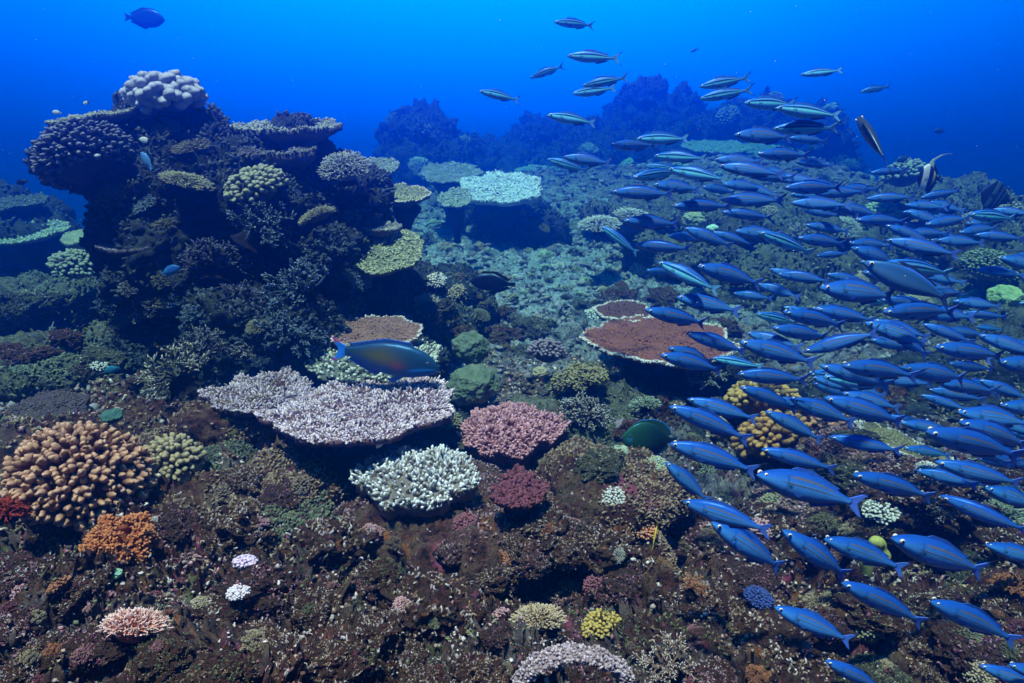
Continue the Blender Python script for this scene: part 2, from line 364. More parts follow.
# ------------------------------------------------------------------ rocks
def rock(name, label, ells, mat, vox=.02, amp=.07, seed=0, cat='reef rock', group=None, growth=None, fr=1.0, kindn=None):
    """ells: (px, py, depth, half width px, half height px, half depth m)"""
    b = Buf(); v0, t0 = ico(3)
    cs = []
    for (px, py, d, hw, hh, hd) in ells:
        c = P(px, py, d); s = d / F
        vv = v0 * np.array([hw * s, hd, hh * s]); b.add(vv + np.array(c), None, t0); cs.append(c)
    me0 = mesh_np('tmp', np.concatenate(b.v), None, np.concatenate(b.t))
    base = Vector((sum(c.x for c in cs) / len(cs), sum(c.y for c in cs) / len(cs), min(c.z for c in cs)))
    o = bpy.data.objects.new('tmp', me0); COL.objects.link(o)
    md = o.modifiers.new('r', 'REMESH'); md.mode = 'VOXEL'; md.voxel_size = vox
    dg = bpy.context.evaluated_depsgraph_get(); ev = o.evaluated_get(dg); m2 = ev.to_mesh()
    n = len(m2.vertices); co = np.empty(n * 3, np.float32); m2.vertices.foreach_get('co', co); co = co.reshape(-1, 3).astype(float)
    no = np.empty(n * 3, np.float32); m2.vertices.foreach_get('normal', no); no = no.reshape(-1, 3)
    qs = np.array([p.vertices[:] for p in m2.polygons if len(p.vertices) == 4]); ts_ = np.array([p.vertices[:] for p in m2.polygons if len(p.vertices) == 3])
    ev.to_mesh_clear(); bpy.data.objects.remove(o)
    q = co + seed * 13.7
    d = fbm(q * 2.6 * fr, 3, .5) * amp * 1.3 + fbm(q * 8 * fr, 3, .55, 1) * amp * .75 + fbm(q * 25 * fr, 4, .68, 1) * amp * .42
    warp = np.stack([perlin(q * 5 * fr + 3), perlin(q * 5 * fr + 43), perlin(q * 5 * fr + 83)], 1) * amp * .5
    co = co + no * d[:, None] + warp - np.array(base)
    me = mesh_np(name, co, qs if len(qs) else None, ts_ if len(ts_) else None, mat)
    r = link(name, me, None, base); tag(r, label, cat, group)
    addbvh(me, Matrix.Translation(base))
    if growth:
        nn, size, gm = growth
        if size < .0145: nn = int(nn * 3.2); size *= .8
        fn = np.empty(len(me.polygons) * 3, np.float32); me.polygons.foreach_get('normal', fn); fn = fn.reshape(-1, 3)
        fc = np.empty(len(me.polygons) * 3, np.float32); me.polygons.foreach_get('center', fc); fc = fc.reshape(-1, 3)
        pr = np.clip(fn[:, 2] + .55, 0, 1) * (fn[:, 1] < .55) * np.clip(perlin(fc * 3.0 + 5) + .45, 0.02, 1); pr /= pr.sum()
        ix = rng.choice(len(fc), nn, p=pr)
        gb = Buf(); dirn = norm(fn[ix] + rng.normal(size=(nn, 3)) * .5 + np.array([0, 0, .35]))
        s = size * rng.uniform(.5, 1.4, nn)
        fingers(gb, fc[ix] - dirn * s[:, None] * .4, fc[ix] + dirn * s[:, None], s * .42, s * .3, 5, .15, 0, rng.uniform(.1, 1, nn), ts=(0, .5, .9, 1))
        gme = gb.mesh('encrusting_growth', gm, size * .25, .6 / size)
        g = link('encrusting_growth', gme, r); g['kind'] = 'stuff'
    return r
G_TAN = coral_mat((.13, .085, .05), (.42, .30, .20), 'crust', .1, 1.0)
G_PINK = coral_mat((.10, .05, .05), (.46, .28, .28), 'crust', .1, 1.0)
G_OLV = coral_mat((.05, .06, .035), (.22, .24, .14), 'crust', .1, 1.0)
G_DRK = coral_mat((.015, .022, .024), (.09, .115, .12), 'crust', .1, 1.0)
exec_rocks = [
 # the tall outcrop on the left
 ('coral_outcrop', 'tall dark coral outcrop rising on the left, topped by a pale knobbly leather coral',
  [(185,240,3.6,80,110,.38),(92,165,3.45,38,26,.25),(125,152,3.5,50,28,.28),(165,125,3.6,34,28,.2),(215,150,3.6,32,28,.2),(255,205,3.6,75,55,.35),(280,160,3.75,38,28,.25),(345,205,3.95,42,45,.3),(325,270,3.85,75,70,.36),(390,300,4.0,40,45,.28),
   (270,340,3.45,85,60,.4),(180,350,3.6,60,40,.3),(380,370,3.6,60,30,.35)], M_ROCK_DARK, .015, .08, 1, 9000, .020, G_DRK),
 ('rock_ledge', 'flat lit rock ledge at the left edge, with a dark hollow beneath it', [(55,292,4.8,100,12,.5),(120,285,4.9,50,20,.4),(10,300,4.7,50,16,.4)], M_ROCK_MID, .022, .06, 2, 900, .02, G_OLV),
 ('reef_rock', 'low olive rock mound under the ledge, left of the white-tipped staghorn', [(45,372,3.4,80,26,.3),(120,360,3.6,40,25,.3),(10,385,3.2,40,22,.25)], M_ROCK_MID, .018, .07, 3, 1200, .016, G_OLV),
 ('reef_rock', 'dark rock under the left half of the broad white table coral', [(235,430,2.75,55,36,.28),(290,480,2.45,60,32,.25),(230,500,2.3,60,26,.25)], M_ROCK_NEAR, .012, .06, 4, 1500, .012, G_TAN),
 ('reef_rock', 'dark boulder under the big brown finger coral', [(95,500,2.25,75,38,.25),(165,470,2.5,50,28,.25),(20,490,2.3,50,30,.25),(130,550,2.0,60,25,.2)], M_ROCK_NEAR, .012, .055, 5, 1400, .011, G_TAN),
 ('reef_rock', 'shadowed rock overhang beneath the white finger table coral', [(395,512,2.38,55,17,.30),(465,518,2.30,60,15,.32),(535,516,2.32,55,17,.30),(590,520,2.45,40,24,.3)], M_ROCK_NEAR, .012, .05, 6, 1200, .011, G_PINK),
 ('reef_rock', 'crusted rock block capped with pale growth, between the dark hollow and the shoal', [(600,505,2.35,48,30,.2),(640,500,2.4,40,28,.2),(620,545,2.3,40,30,.2),(580,475,2.6,40,22,.2),(655,570,2.25,26,40,.16)], M_ROCK_NEAR, .011, .05, 7, 1800, .011, G_TAN),
 ('reef_rock', 'pale encrusted boulder with white rim just under the shoal', [(735,548,2.45,42,22,.18),(790,520,2.6,30,24,.18)], M_ROCK_MID, .011, .05, 8, 900, .011, G_PINK),
 ('reef_rock', 'pink crusted pillar rock behind the lower fusiliers', [(868,505,2.75,28,40,.2),(850,470,2.9,30,24,.2)], M_ROCK_NEAR, .012, .05, 9, 1100, .012, G_PINK),
 ('reef_rock', 'long dark rock slope at the lower right behind the fusiliers', [(930,560,2.75,70,36,.3),(1000,590,2.5,60,36,.3),(960,510,3.0,70,28,.3)], M_ROCK_NEAR, .014, .07, 10, 2200, .013, G_OLV),
 ('reef_rock', 'rough reddish rock at the bottom edge between the arched coral and lower shoal', [(740,640,1.95,60,30,.22),(700,610,2.1,40,24,.2),(810,650,1.95,50,22,.2),(880,655,2.0,50,20,.2)], M_ROCK_NEAR, .011, .055, 11, 1600, .010, G_PINK),
 ('reef_rock', 'low crusted hummock in the bottom left corner', [(40,620,1.75,60,26,.2),(15,570,1.95,40,22,.2),(100,655,1.6,60,20,.18)], M_ROCK_NEAR, .010, .05, 12, 1600, .010, G_TAN),
 ('reef_rock', 'pinkish crusted hummock along the bottom edge, right of the small pink coral', [(235,630,1.72,60,22,.2),(330,645,1.68,70,18,.2),(420,650,1.7,60,16,.2),(190,590,1.9,40,20,.18)], M_ROCK_NEAR, .010, .05, 13, 2400, .010, G_PINK),
 ('reef_rock', 'green-grey crusted mound below the small purple tufts', [(265,560,2.05,48,26,.2),(320,545,2.2,40,22,.2),(310,500,2.4,40,20,.2)], M_ROCK_NEAR, .011, .055, 14, 1600, .011, G_OLV),
 ('reef_rock', 'olive boulder in front of the dark outcrop, beside the second finger coral', [(215,468,2.5,36,26,.18),(180,510,2.3,34,22,.18)], M_ROCK_MID, .011, .04, 15, 600, .010, G_OLV),
 ('reef_rock', 'rubbly rock under the pink mound coral', [(510,440,3.0,55,22,.25),(590,430,3.2,60,22,.25),(600,400,3.6,50,18,.25)], M_ROCK_MID, .014, .06, 16, 1200, .013, G_OLV),
 ('reef_rock', 'dark rock base beneath the red-brown table coral', [(680,385,3.9,70,26,.3),(740,400,3.7,60,26,.3),(700,420,3.5,50,20,.25)], M_ROCK_DARK, .015, .06, 17, 1400, .013, G_DRK),
 ('reef_rock', 'rock bank behind the yellow knobbly coral, half hidden by fusiliers', [(850,410,3.9,90,28,.35),(930,400,4.0,70,34,.35),(990,390,4.2,60,40,.35)], M_ROCK_DARK, .018, .07, 18, 1600, .015, G_OLV),
 ('reef_rock', 'dark rock under the bright turquoise table coral', [(500,218,8.2,44,20,.7),(540,232,7.8,30,16,.5)], M_ROCK_DARK, .045, .11, 19, 500, .04, G_DRK),
 ('coral_outcrop', 'blue hazy coral outcrop left of the bright turquoise table', [(425, 150, 13.78, 34, 30, 1.01), (440, 175, 13.49, 48, 28, 1.16), (408, 135, 13.92, 20, 18, 0.58)], M_ROCK_DARK, .04, .24, 20, 2500, .05, G_DRK),
 ('coral_outcrop', 'faint blue coral outcrop on the skyline above the shoal centre', [(640, 115, 18.12, 22, 24, 1.01), (665, 122, 18.12, 30, 20, 1.01), (640, 140, 17.4, 50, 22, 1.3)], M_ROCK_DARK, .045, .30, 21, 2200, .06, G_DRK),
 ('coral_outcrop', 'dark blue coral outcrop behind the upper fusiliers', [(755, 135, 15.22, 50, 26, 1.16), (800, 160, 14.5, 44, 40, 1.16), (710, 150, 15.66, 40, 24, 1.16), (820, 125, 14.79, 14, 16, 0.43)], M_ROCK_DARK, .042, .26, 22, 3500, .055, G_DRK),
 ('reef_ridge', 'hazy reef ridge running behind the bright turquoise table', [(500, 165, 15.95, 60, 18, 1.16), (570, 150, 16.68, 60, 20, 1.16), (610, 165, 15.22, 60, 20, 1.16), (550, 185, 14.21, 60, 14, 0.87), (540, 140, 17.4, 20, 14, 0.72)], M_ROCK_DARK, .045, .24, 23, 4000, .055, G_DRK),
 ('reef_ridge', 'far right reef ridge below the striped black and white fish', [(930,205,7.6,60,16,.6),(870,215,7.8,60,18,.6),(985,225,6.9,28,26,.5),(960,260,6.4,60,34,.6),(1000,290,5.9,40,40,.5),(900,260,7,60,24,.6),(1015,340,5,50,30,.5)], M_ROCK_MID, .035, .13, 24, 3500, .03, G_OLV),
 ('reef_ridge', 'mid-depth coral bank under the dense part of the shoal', [(640,215,7.8,60,14,.6),(720,225,7.4,70,20,.6),(800,230,7.2,70,22,.6),(690,260,6.6,60,16,.5),(780,275,6.2,80,20,.6),(860,320,5.6,70,24,.5)], M_ROCK_MID, .035, .12, 25, 3500, .03, G_OLV),
 ('reef_rock', 'dim rock at the far left edge carrying a pale flat coral', [(10,215,6.2,46,14,.5),(20,240,6.0,60,18,.5),(0,200,6.4,25,12,.3)], M_ROCK_DARK, .03, .09, 26, 500, .03, G_DRK),
 ('reef_rock', 'dark rock foot at the right of the tall outcrop', [(450,300,5.0,40,26,.35),(430,330,4.5,40,20,.3)], M_ROCK_DARK, .02, .08, 27, 900, .018, G_OLV),
 ('reef_rock', 'rock beneath the narrow white-rimmed plate coral', [(390,405,3.3,60,20,.28),(440,415,3.2,50,16,.25)], M_ROCK_DARK, .014, .05, 28, 500, .012, G_DRK),
]
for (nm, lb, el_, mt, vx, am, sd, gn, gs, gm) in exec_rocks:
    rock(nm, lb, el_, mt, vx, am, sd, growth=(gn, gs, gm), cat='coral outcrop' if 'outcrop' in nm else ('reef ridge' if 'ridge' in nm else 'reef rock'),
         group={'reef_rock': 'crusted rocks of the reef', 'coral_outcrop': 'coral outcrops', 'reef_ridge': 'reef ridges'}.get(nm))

# ------------------------------------------------------------------ crusted boulders, each a thing of its own
BOULD = []
def boulder_proto(seed, mat, gmats):
    v0, t0 = ico(6); q = v0 + seed * 9.1
    d = fbm(q * 1.5, 3, .55) * .34 + fbm(q * 4.0, 4, .66, 1) * .27 + fbm(q * 15, 4, .66, 1) * .075
    v = v0 * (1 + d[:, None]) * np.array([1, .85, .62]) + np.stack([perlin(q * 3 + 3), perlin(q * 3 + 9), perlin(q * 3 + 27)], 1) * .09
    me = mesh_np('crusted_boulder', v, None, t0, mat); f = v[t0]; nrm = norm(np.cross(f[:, 1] - f[:, 0], f[:, 2] - f[:, 0])); c = f.mean(1); gs = []
    for gi_, (gm, n) in enumerate(gmats):
        pr = np.clip(nrm[:, 2] + .5, 0, 1) * (perlin(c * 3.2 + gi_ * 33) > -.02) + 1e-6; pr /= pr.sum(); ix = rng.choice(len(c), n, p=pr); b = Buf()
        dd = norm(nrm[ix] + rng.normal(size=(n, 3)) * .55); L = rng.uniform(.02, .075, n) * (1.5 if gi_ else 1)
        fingers(b, c[ix] - dd * .02, c[ix] + dd * L[:, None], rng.uniform(.016, .034, n), rng.uniform(.014, .026, n), 5, .2, 0, rng.uniform(.1, 1, n) ** 1.4, ts=(0, .5, .9, 1))
        gs.append(b.mesh('encrusting_growth', gm, .008, 22))
    return me, gs
GT = coral_mat((.10, .05, .03), (.50, .36, .24), 'crust', 0, 1); GP = coral_mat((.13, .04, .055), (.56, .30, .34), 'crust', 0, 1); GO = coral_mat((.045, .05, .022), (.24, .25, .12), 'turf', 0, 1)
GW = coral_mat((.20, .14, .12), (.82, .72, .66), 'crust', 0, 1); GD = coral_mat((.02, .014, .014), (.12, .08, .07), 'turf', 0, 1)  # GW: pale crust, its share raised to stand in for highlights too
BP = [boulder_proto(1, M_ROCK_NEAR, [(GT, 700), (GW, 260)]), boulder_proto(2, M_ROCK_NEAR, [(GP, 650), (GW, 260)]), boulder_proto(3, M_ROCK_NEAR, [(GO, 600), (GT, 200)]),
      boulder_proto(4, M_ROCK_NEAR, [(GD, 500), (GP, 350)]), boulder_proto(5, M_ROCK_NEAR, [(GT, 600), (GW, 420)]), boulder_proto(6, M_ROCK_MID, [(GO, 1200), (GW, 150)])]
BW = ['tan crusted boulder', 'pinkish crusted boulder', 'olive turfed boulder', 'dark maroon turfed boulder', 'boulder dotted with pale crust', 'green-grey turfed boulder']
def boulders(n, x0, x1, y0, y1, w0, w1, kinds, seed, keep=()):
    rs = random.Random(seed)
    for _ in range(n):
        for _t in range(20):
            px, py, hw = rs.uniform(x0, x1), rs.uniform(y0, y1), rs.uniform(w0, w1)
            if all((px - a) ** 2 + (py - b) ** 2 > ((hw + r) * .72) ** 2 for a, b, r, *_ in BOULD) and all((px - a) ** 2 + (py - b) ** 2 > (hw * .9 + r) ** 2 for a, b, r in keep): break
        else: continue
        h = cast((0, 0, 0), ray(px, py).normalized()); 
        if h is None: continue
        d = h[0].dot(CF); R = hw * d / F; k = rs.choice(kinds); me, gs = BP[k]
        o = link('crusted_boulder', me, None, h[0] - Vector((0, 0, R * .15)), (rs.uniform(-.35, .35), rs.uniform(-.35, .35), rs.uniform(0, 6.28))); o.scale = (R, R * rs.uniform(.8, 1.2), R * rs.uniform(.75, 1.15))
        for g in gs: c = link('encrusting_growth', g, o); c['kind'] = 'stuff'
        BOULD.append((px, py, hw, o, BW[k] if k != 4 else BW[4], me))
KEEP = [(82, 468, 84), (172, 456, 34), (362, 409, 100), (416, 474, 62), (515, 424, 58), (262, 393, 60), (122, 541, 36), (590, 385, 40)]
boulders(30, 130, 480, 520, 690, 20, 58, [0, 1, 2, 3, 4], 3, KEEP)
boulders(14, 350, 570, 545, 640, 14, 30, [1, 3, 0], 13, KEEP)
boulders(12, 0, 130, 570, 690, 22, 52, [0, 1, 3, 4], 4, KEEP)
boulders(24, 480, 780, 520, 690, 18, 54, [0, 1, 3, 4, 2], 5, KEEP)
boulders(22, 760, 1024, 470, 690, 20, 46, [2, 5, 3, 4, 0], 6, KEEP)
boulders(16, 600, 1024, 400, 480, 18, 36, [2, 5, 3], 7, KEEP)
boulders(12, 180, 420, 450, 530, 16, 34, [3, 2, 0], 8, KEEP)
boulders(20, 430, 760, 300, 400, 12, 26, [5, 2], 9, KEEP)
boulders(16, 0, 200, 300, 430, 16, 34, [5, 3, 2], 10, KEEP)
for (_a, _b, _c, o, _l, me) in BOULD: addbvh(me, Matrix.LocRotScale(o.location, o.rotation_euler, o.scale)) if _c > 24 else None
# ------------------------------------------------------------------ loose rubble: nobody could count it
def rubble():
    b = Buf(); v0, t0 = ico(1); n = 26000
    ang = rng.uniform(-R_(42), R_(42), n); r = 1.1 * (13 / 1.1) ** rng.uniform(0, 1, n) 
    x = np.sin(ang) * r; y = np.cos(ang) * r
    ja = np.clip(np.searchsorted(az, ang), 0, na - 1); jr = np.clip(np.searchsorted(rr, r), 0, nr - 1)
    base = V[jr * na + ja]
    s = r * rng.uniform(.001, .0042, n) * np.where(r < 3.2, .45, 1.0) * rng.uniform(.6, 1.5, n)
    sc3 = s[:, None] * rng.uniform(.45, 1.5, (n, 3)) * np.array([1.2, 1.2, .8]); th = rng.uniform(0, 6.28, n)
    vv = v0[None] * (1 + .45 * rng.normal(size=(n, len(v0), 1)).clip(-1.3, 1.3)) * sc3[:, None]
    c, sn = np.cos(th)[:, None], np.sin(th)[:, None]
    vv = np.stack([vv[..., 0] * c - vv[..., 1] * sn, vv[..., 0] * sn + vv[..., 1] * c, vv[..., 2]], 2)
    vv = vv + base[:, None] + np.array([0, 0, 1.]) * (s * .3)[:, None, None]
    t = (t0[None] + (np.arange(n) * len(v0))[:, None, None]).reshape(-1, 3)
    b.add(vv.reshape(-1, 3), None, t, np.repeat(rng.uniform(0, 1, n), len(v0)))
    b2 = Buf(); m = 9000; k = rng.choice(n, m); d = norm(rng.normal(size=(m, 3)) * np.array([1, 1, .35])); L = s[k] * rng.uniform(1, 3, m)
    fingers(b, base[k] + np.array([0, 0, .3]) * s[k][:, None], base[k] + d * L[:, None] + np.array([0, 0, .5]) * s[k][:, None], s[k] * .28, s[k] * .18, 5, .2, 0, rng.uniform(0, 1, m), ts=(0, .5, .9, 1))
    return b.mesh('rubble', coral_mat((.06, .055, .05), (.32, .29, .29), 'rubble', .2, 1.0))
tag(link('rubble', rubble()), kind='stuff')



def crust(name, mat, n, off, size, r0=1.15, r1=4.2, spiky=.4):
    """short turf and crusting growth over the near rock"""
    b = Buf(); v0, t0 = ico(1)
    m = n * 3; ang = rng.uniform(-R_(41), R_(41), m); r = r0 * (r1 / r0) ** rng.uniform(0, 1, m)
    ja = np.clip(np.searchsorted(az, ang), 1, na - 2); jr = np.clip(np.searchsorted(rr, r), 1, nr - 2); base = V[jr * na + ja]
    du = V[jr * na + ja + 1] - V[jr * na + ja - 1]; dv_ = V[(jr + 1) * na + ja] - V[(jr - 1) * na + ja]; nrm = norm(np.cross(du, dv_))
    nrm = nrm * np.sign(nrm[:, 2:3] + 1e-9)
    keep = fbm(base * 3.4 + off, 2, .5) + rng.normal(size=m) * .12 > .16; idx = np.nonzero(keep)[0][:n]; base, nrm, r = base[idx], nrm[idx], r[idx]; n = len(idx)
    s_ = size * .46 * (r / 1.8) ** .8 * rng.uniform(.35, 1.6, n) ** 1.4
    sc3 = s_[:, None] * rng.uniform(.4, 1.4, (n, 3)); vv = v0[None] * (1 + .34 * rng.normal(size=(n, len(v0), 1)).clip(-1.5, 1.5)) * sc3[:, None]
    vv = vv + base[:, None] + (nrm * (s_ * rng.uniform(-.2, .5, n))[:, None])[:, None]
    t = (t0[None] + (np.arange(n) * len(v0))[:, None, None]).reshape(-1, 3); b.add(vv.reshape(-1, 3), None, t, np.repeat(rng.uniform(0, 1, n) ** 1.6, len(v0)))
    k = rng.choice(n, int(n * spiky)); d = norm(nrm[k] + rng.normal(size=(len(k), 3)) * .6)
    fingers(b, base[k], base[k] + d * (s_[k] * rng.uniform(1.2, 3.2, len(k)))[:, None], s_[k] * .36, s_[k] * .26, 5, .15, .1, rng.uniform(.2, 1, len(k)), ts=(0, .5, .9, 1))
    tag(link(name, b.mesh(name, mat)), kind='stuff')
crust('tan_crust', coral_mat((.10, .05, .035), (.52, .37, .25), 'crust', 0, 1), 24000, 0, .0078)
crust('pink_crust', coral_mat((.14, .035, .05), (.58, .32, .34), 'crust', 0, 1), 17000, 40, .0068)
crust('olive_turf', coral_mat((.045, .05, .022), (.26, .27, .13), 'turf', 0, 1), 13000, 80, .0075, spiky=.8)
crust('pale_crust', coral_mat((.22, .16, .13), (.80, .70, .62), 'crust', 0, 1), 13000, 120, .0085)  # pale growth, made denser so its colour also stands in for lit highlights
crust('dark_turf', coral_mat((.02, .014, .014), (.10, .07, .06), 'turf', 0, 1), 14000, 160, .0085, spiky=.8)
# ------------------------------------------------------------------ corals
LAND = []      # (pixel x, pixel y, short phrase) of things one can find
def thing(name, label, cat, loc, rot=None, group=None):
    o = bpy.data.objects.new(name, None); COL.objects.link(o); o.empty_display_size = .05
    o.location = loc
    if rot is not None: o.rotation_euler = rot
    return tag(o, label, cat, group)
def tiltrot(toward=0., side=0., spin=0.):
    """tilt the top towards the camera / to the right, in radians"""
    return (Euler((toward, side, 0), 'XYZ').to_matrix() @ Euler((0, 0, spin)).to_matrix()).to_euler()

def plate(px, py, d, hw, ratio, label, base, tip, br=(2200, .018, .006), stalk=.25, off=0., thick=.02, funnel=.08, irr=.16, seed=0, spin=0., side=0.,
          name='table_coral', cat='table coral', land=None, under=(.035, .03, .028), lo=.2, hi=.9, rimpale=0., nst=1, brbend=.25, lobes=None, group='flat table corals'):
    R = hw * d / F
    dirv = ray(px, py).normalized(); elev = math.asin(-dirv.z)
    tl = max(-.35, min(.5, math.asin(min(.99, ratio)) - elev))
    rs = np.random.default_rng(seed + 100)
    t = thing(name, label, cat, P(px, py, d), tiltrot(tl, side), group)
    nph, nrr = 110, 22
    ph = np.arange(nph) * 2 * math.pi / nph
    prof = np.ones(nph)
    for kk in range(2, 12): prof += irr * rs.normal() / kk ** .85 * np.cos(kk * ph + rs.uniform(0, 6.28)) * .75
    if lobes: 
        for (a, wd, amt) in lobes: prof += amt * np.exp(-((np.angle(np.exp(1j * (ph - a)))) / wd) ** 2)
    hi_ = irr * .18 * rs.normal(size=nph); prof = prof + hi_
    mw = max(np.abs(prof * np.cos(ph))); prof = prof / mw
    def top(x, y):
        r = np.hypot(x, y) / R
        q = np.stack([x / R * 2.2, y / R * 2.2, np.full_like(x, seed * 3.3)], 1)
        return funnel * R * (r ** 2 - .6) + perlin(q) * R * .05 + perlin(q * 3) * R * .02
    rings = np.linspace(0.02, 1, nrr)
    xx = (rings[:, None] * (prof * np.cos(ph))[None] * R); yy = (rings[:, None] * (prof * np.sin(ph))[None] * R)
    zt = top(xx.ravel(), yy.ravel()).reshape(nrr, nph)
    zb = zt - thick * (1 + 2.4 * (1 - rings[:, None]) ** 1.5) - R * .10 * (1 - rings[:, None])
    Vt = np.stack([xx, yy, zt], 2).reshape(-1, 3); Vb = np.stack([xx, yy, zb], 2).reshape(-1, 3)
    b = Buf(); q = []
    a = (np.arange(nrr - 1)[:, None] * nph + np.arange(nph)[None]).ravel(); a2 = (np.arange(nrr - 1)[:, None] * nph + ((np.arange(nph) + 1) % nph)[None]).ravel()
    qt = np.stack([a, a + nph, a2 + nph, a2], 1)
    n0 = nrr * nph; qb = qt[:, ::-1] + n0
    e = (nrr - 1) * nph + np.arange(nph); e2 = (nrr - 1) * nph + (np.arange(nph) + 1) % nph
    qe = np.stack([e, e + n0, e2 + n0, e2], 1)
    cen = np.array([[0, 0, zt[0].mean()], [0, 0, zb[0].mean()]]); ct, cb = 2 * n0, 2 * n0 + 1
    tc_ = np.stack([np.full(nph, ct), np.arange(nph), (np.arange(nph) + 1) % nph], 1); tb = np.stack([np.full(nph, cb), n0 + (np.arange(nph) + 1) % nph, n0 + np.arange(nph)], 1)
    b.add(np.concatenate([Vt, Vb, cen]), np.concatenate([qt, qb, qe]), np.concatenate([tc_, tb]), np.concatenate([np.full(n0, .12), np.zeros(n0), [0.1, 0]]))
    nb, bl, brd = br
    # branchlets over the top, a little denser and leaning outwards at the rim
    rr_ = np.sqrt(rs.uniform(0, 1, nb)); rr_[:nb // 5] = rs.uniform(.9, 1.0, nb // 5); pa = rs.uniform(0, 2 * math.pi, nb)
    pr = np.interp(pa, np.append(ph, 2 * math.pi), np.append(prof, prof[0]))
    bx, by = rr_ * pr * np.cos(pa) * R, rr_ * pr * np.sin(pa) * R; bz = top(bx, by)
    lean = (rr_ ** 3)[:, None] * .9
    dr = norm(np.stack([np.cos(pa), np.sin(pa), np.zeros(nb)], 1) * lean + rs.normal(size=(nb, 3)) * np.array([.3, .3, .05]) + np.array([0, 0, 1.]))
    patch = np.clip(.9 + .8 * perlin(np.stack([bx, by, np.full(nb, seed * 2.)], 1) * (5 / R)), .75 if nb < 1200 else .4, 1.3); L = bl * rs.uniform(.3, 1.3, nb) * patch; p0 = np.stack([bx, by, bz - brd * .8], 1)
    fingers(b, p0, p0 + dr * L[:, None], brd, brd * .72, 5, brbend * .5, .1, np.clip(rs.uniform(.4, 1.05, nb) * (.55 + .45 * patch) + rimpale * (rr_ - .9) * 10 * (rr_ > .9) - rimpale * .55 * (rr_ < .9), 0, 1.1), ts=(0, .55, .9, 1))
    m_ = b.mesh('plate', coral_mat(base, tip, 'table coral', lo, hi), bump=brd * .5, freq=.35 / brd)
    link('plate', m_, t)
    if stalk:
        sb = Buf(); rs2 = R * .28
        z0 = float(zb[0].mean()); sx_ = off * R
        k = 12; s_ = 16; V_ = []
        for i in range(k):
            f = i / (k - 1); r_ = rs2 * (1.5 * (1 - f) ** 2.2 + .55 + .25 * f * f)
            aa = np.arange(s_) * 2 * math.pi / s_
            V_.append(np.stack([np.cos(aa) * r_ + sx_ * (f - .2) * .6, np.sin(aa) * r_, np.full(s_, z0 + R * .06 - (stalk + R * .06) * f)], 1))
        V_ = np.concatenate(V_); V_ = V_ + norm(V_ * np.array([1, 1, 0])) * (perlin(V_ * 14 + seed) * R * .08)[:, None]
        a = (np.arange(k - 1)[:, None] * s_ + np.arange(s_)[None]).ravel(); a2 = (np.arange(k - 1)[:, None] * s_ + ((np.arange(s_) + 1) % s_)[None]).ravel()
        sb.add(V_, np.stack([a, a + s_, a2 + s_, a2], 1)[:, ::-1])
        link('stalk', sb.mesh('stalk', M_DARKSTALK), t)
    LAND.append((px, py, land or label)); return t

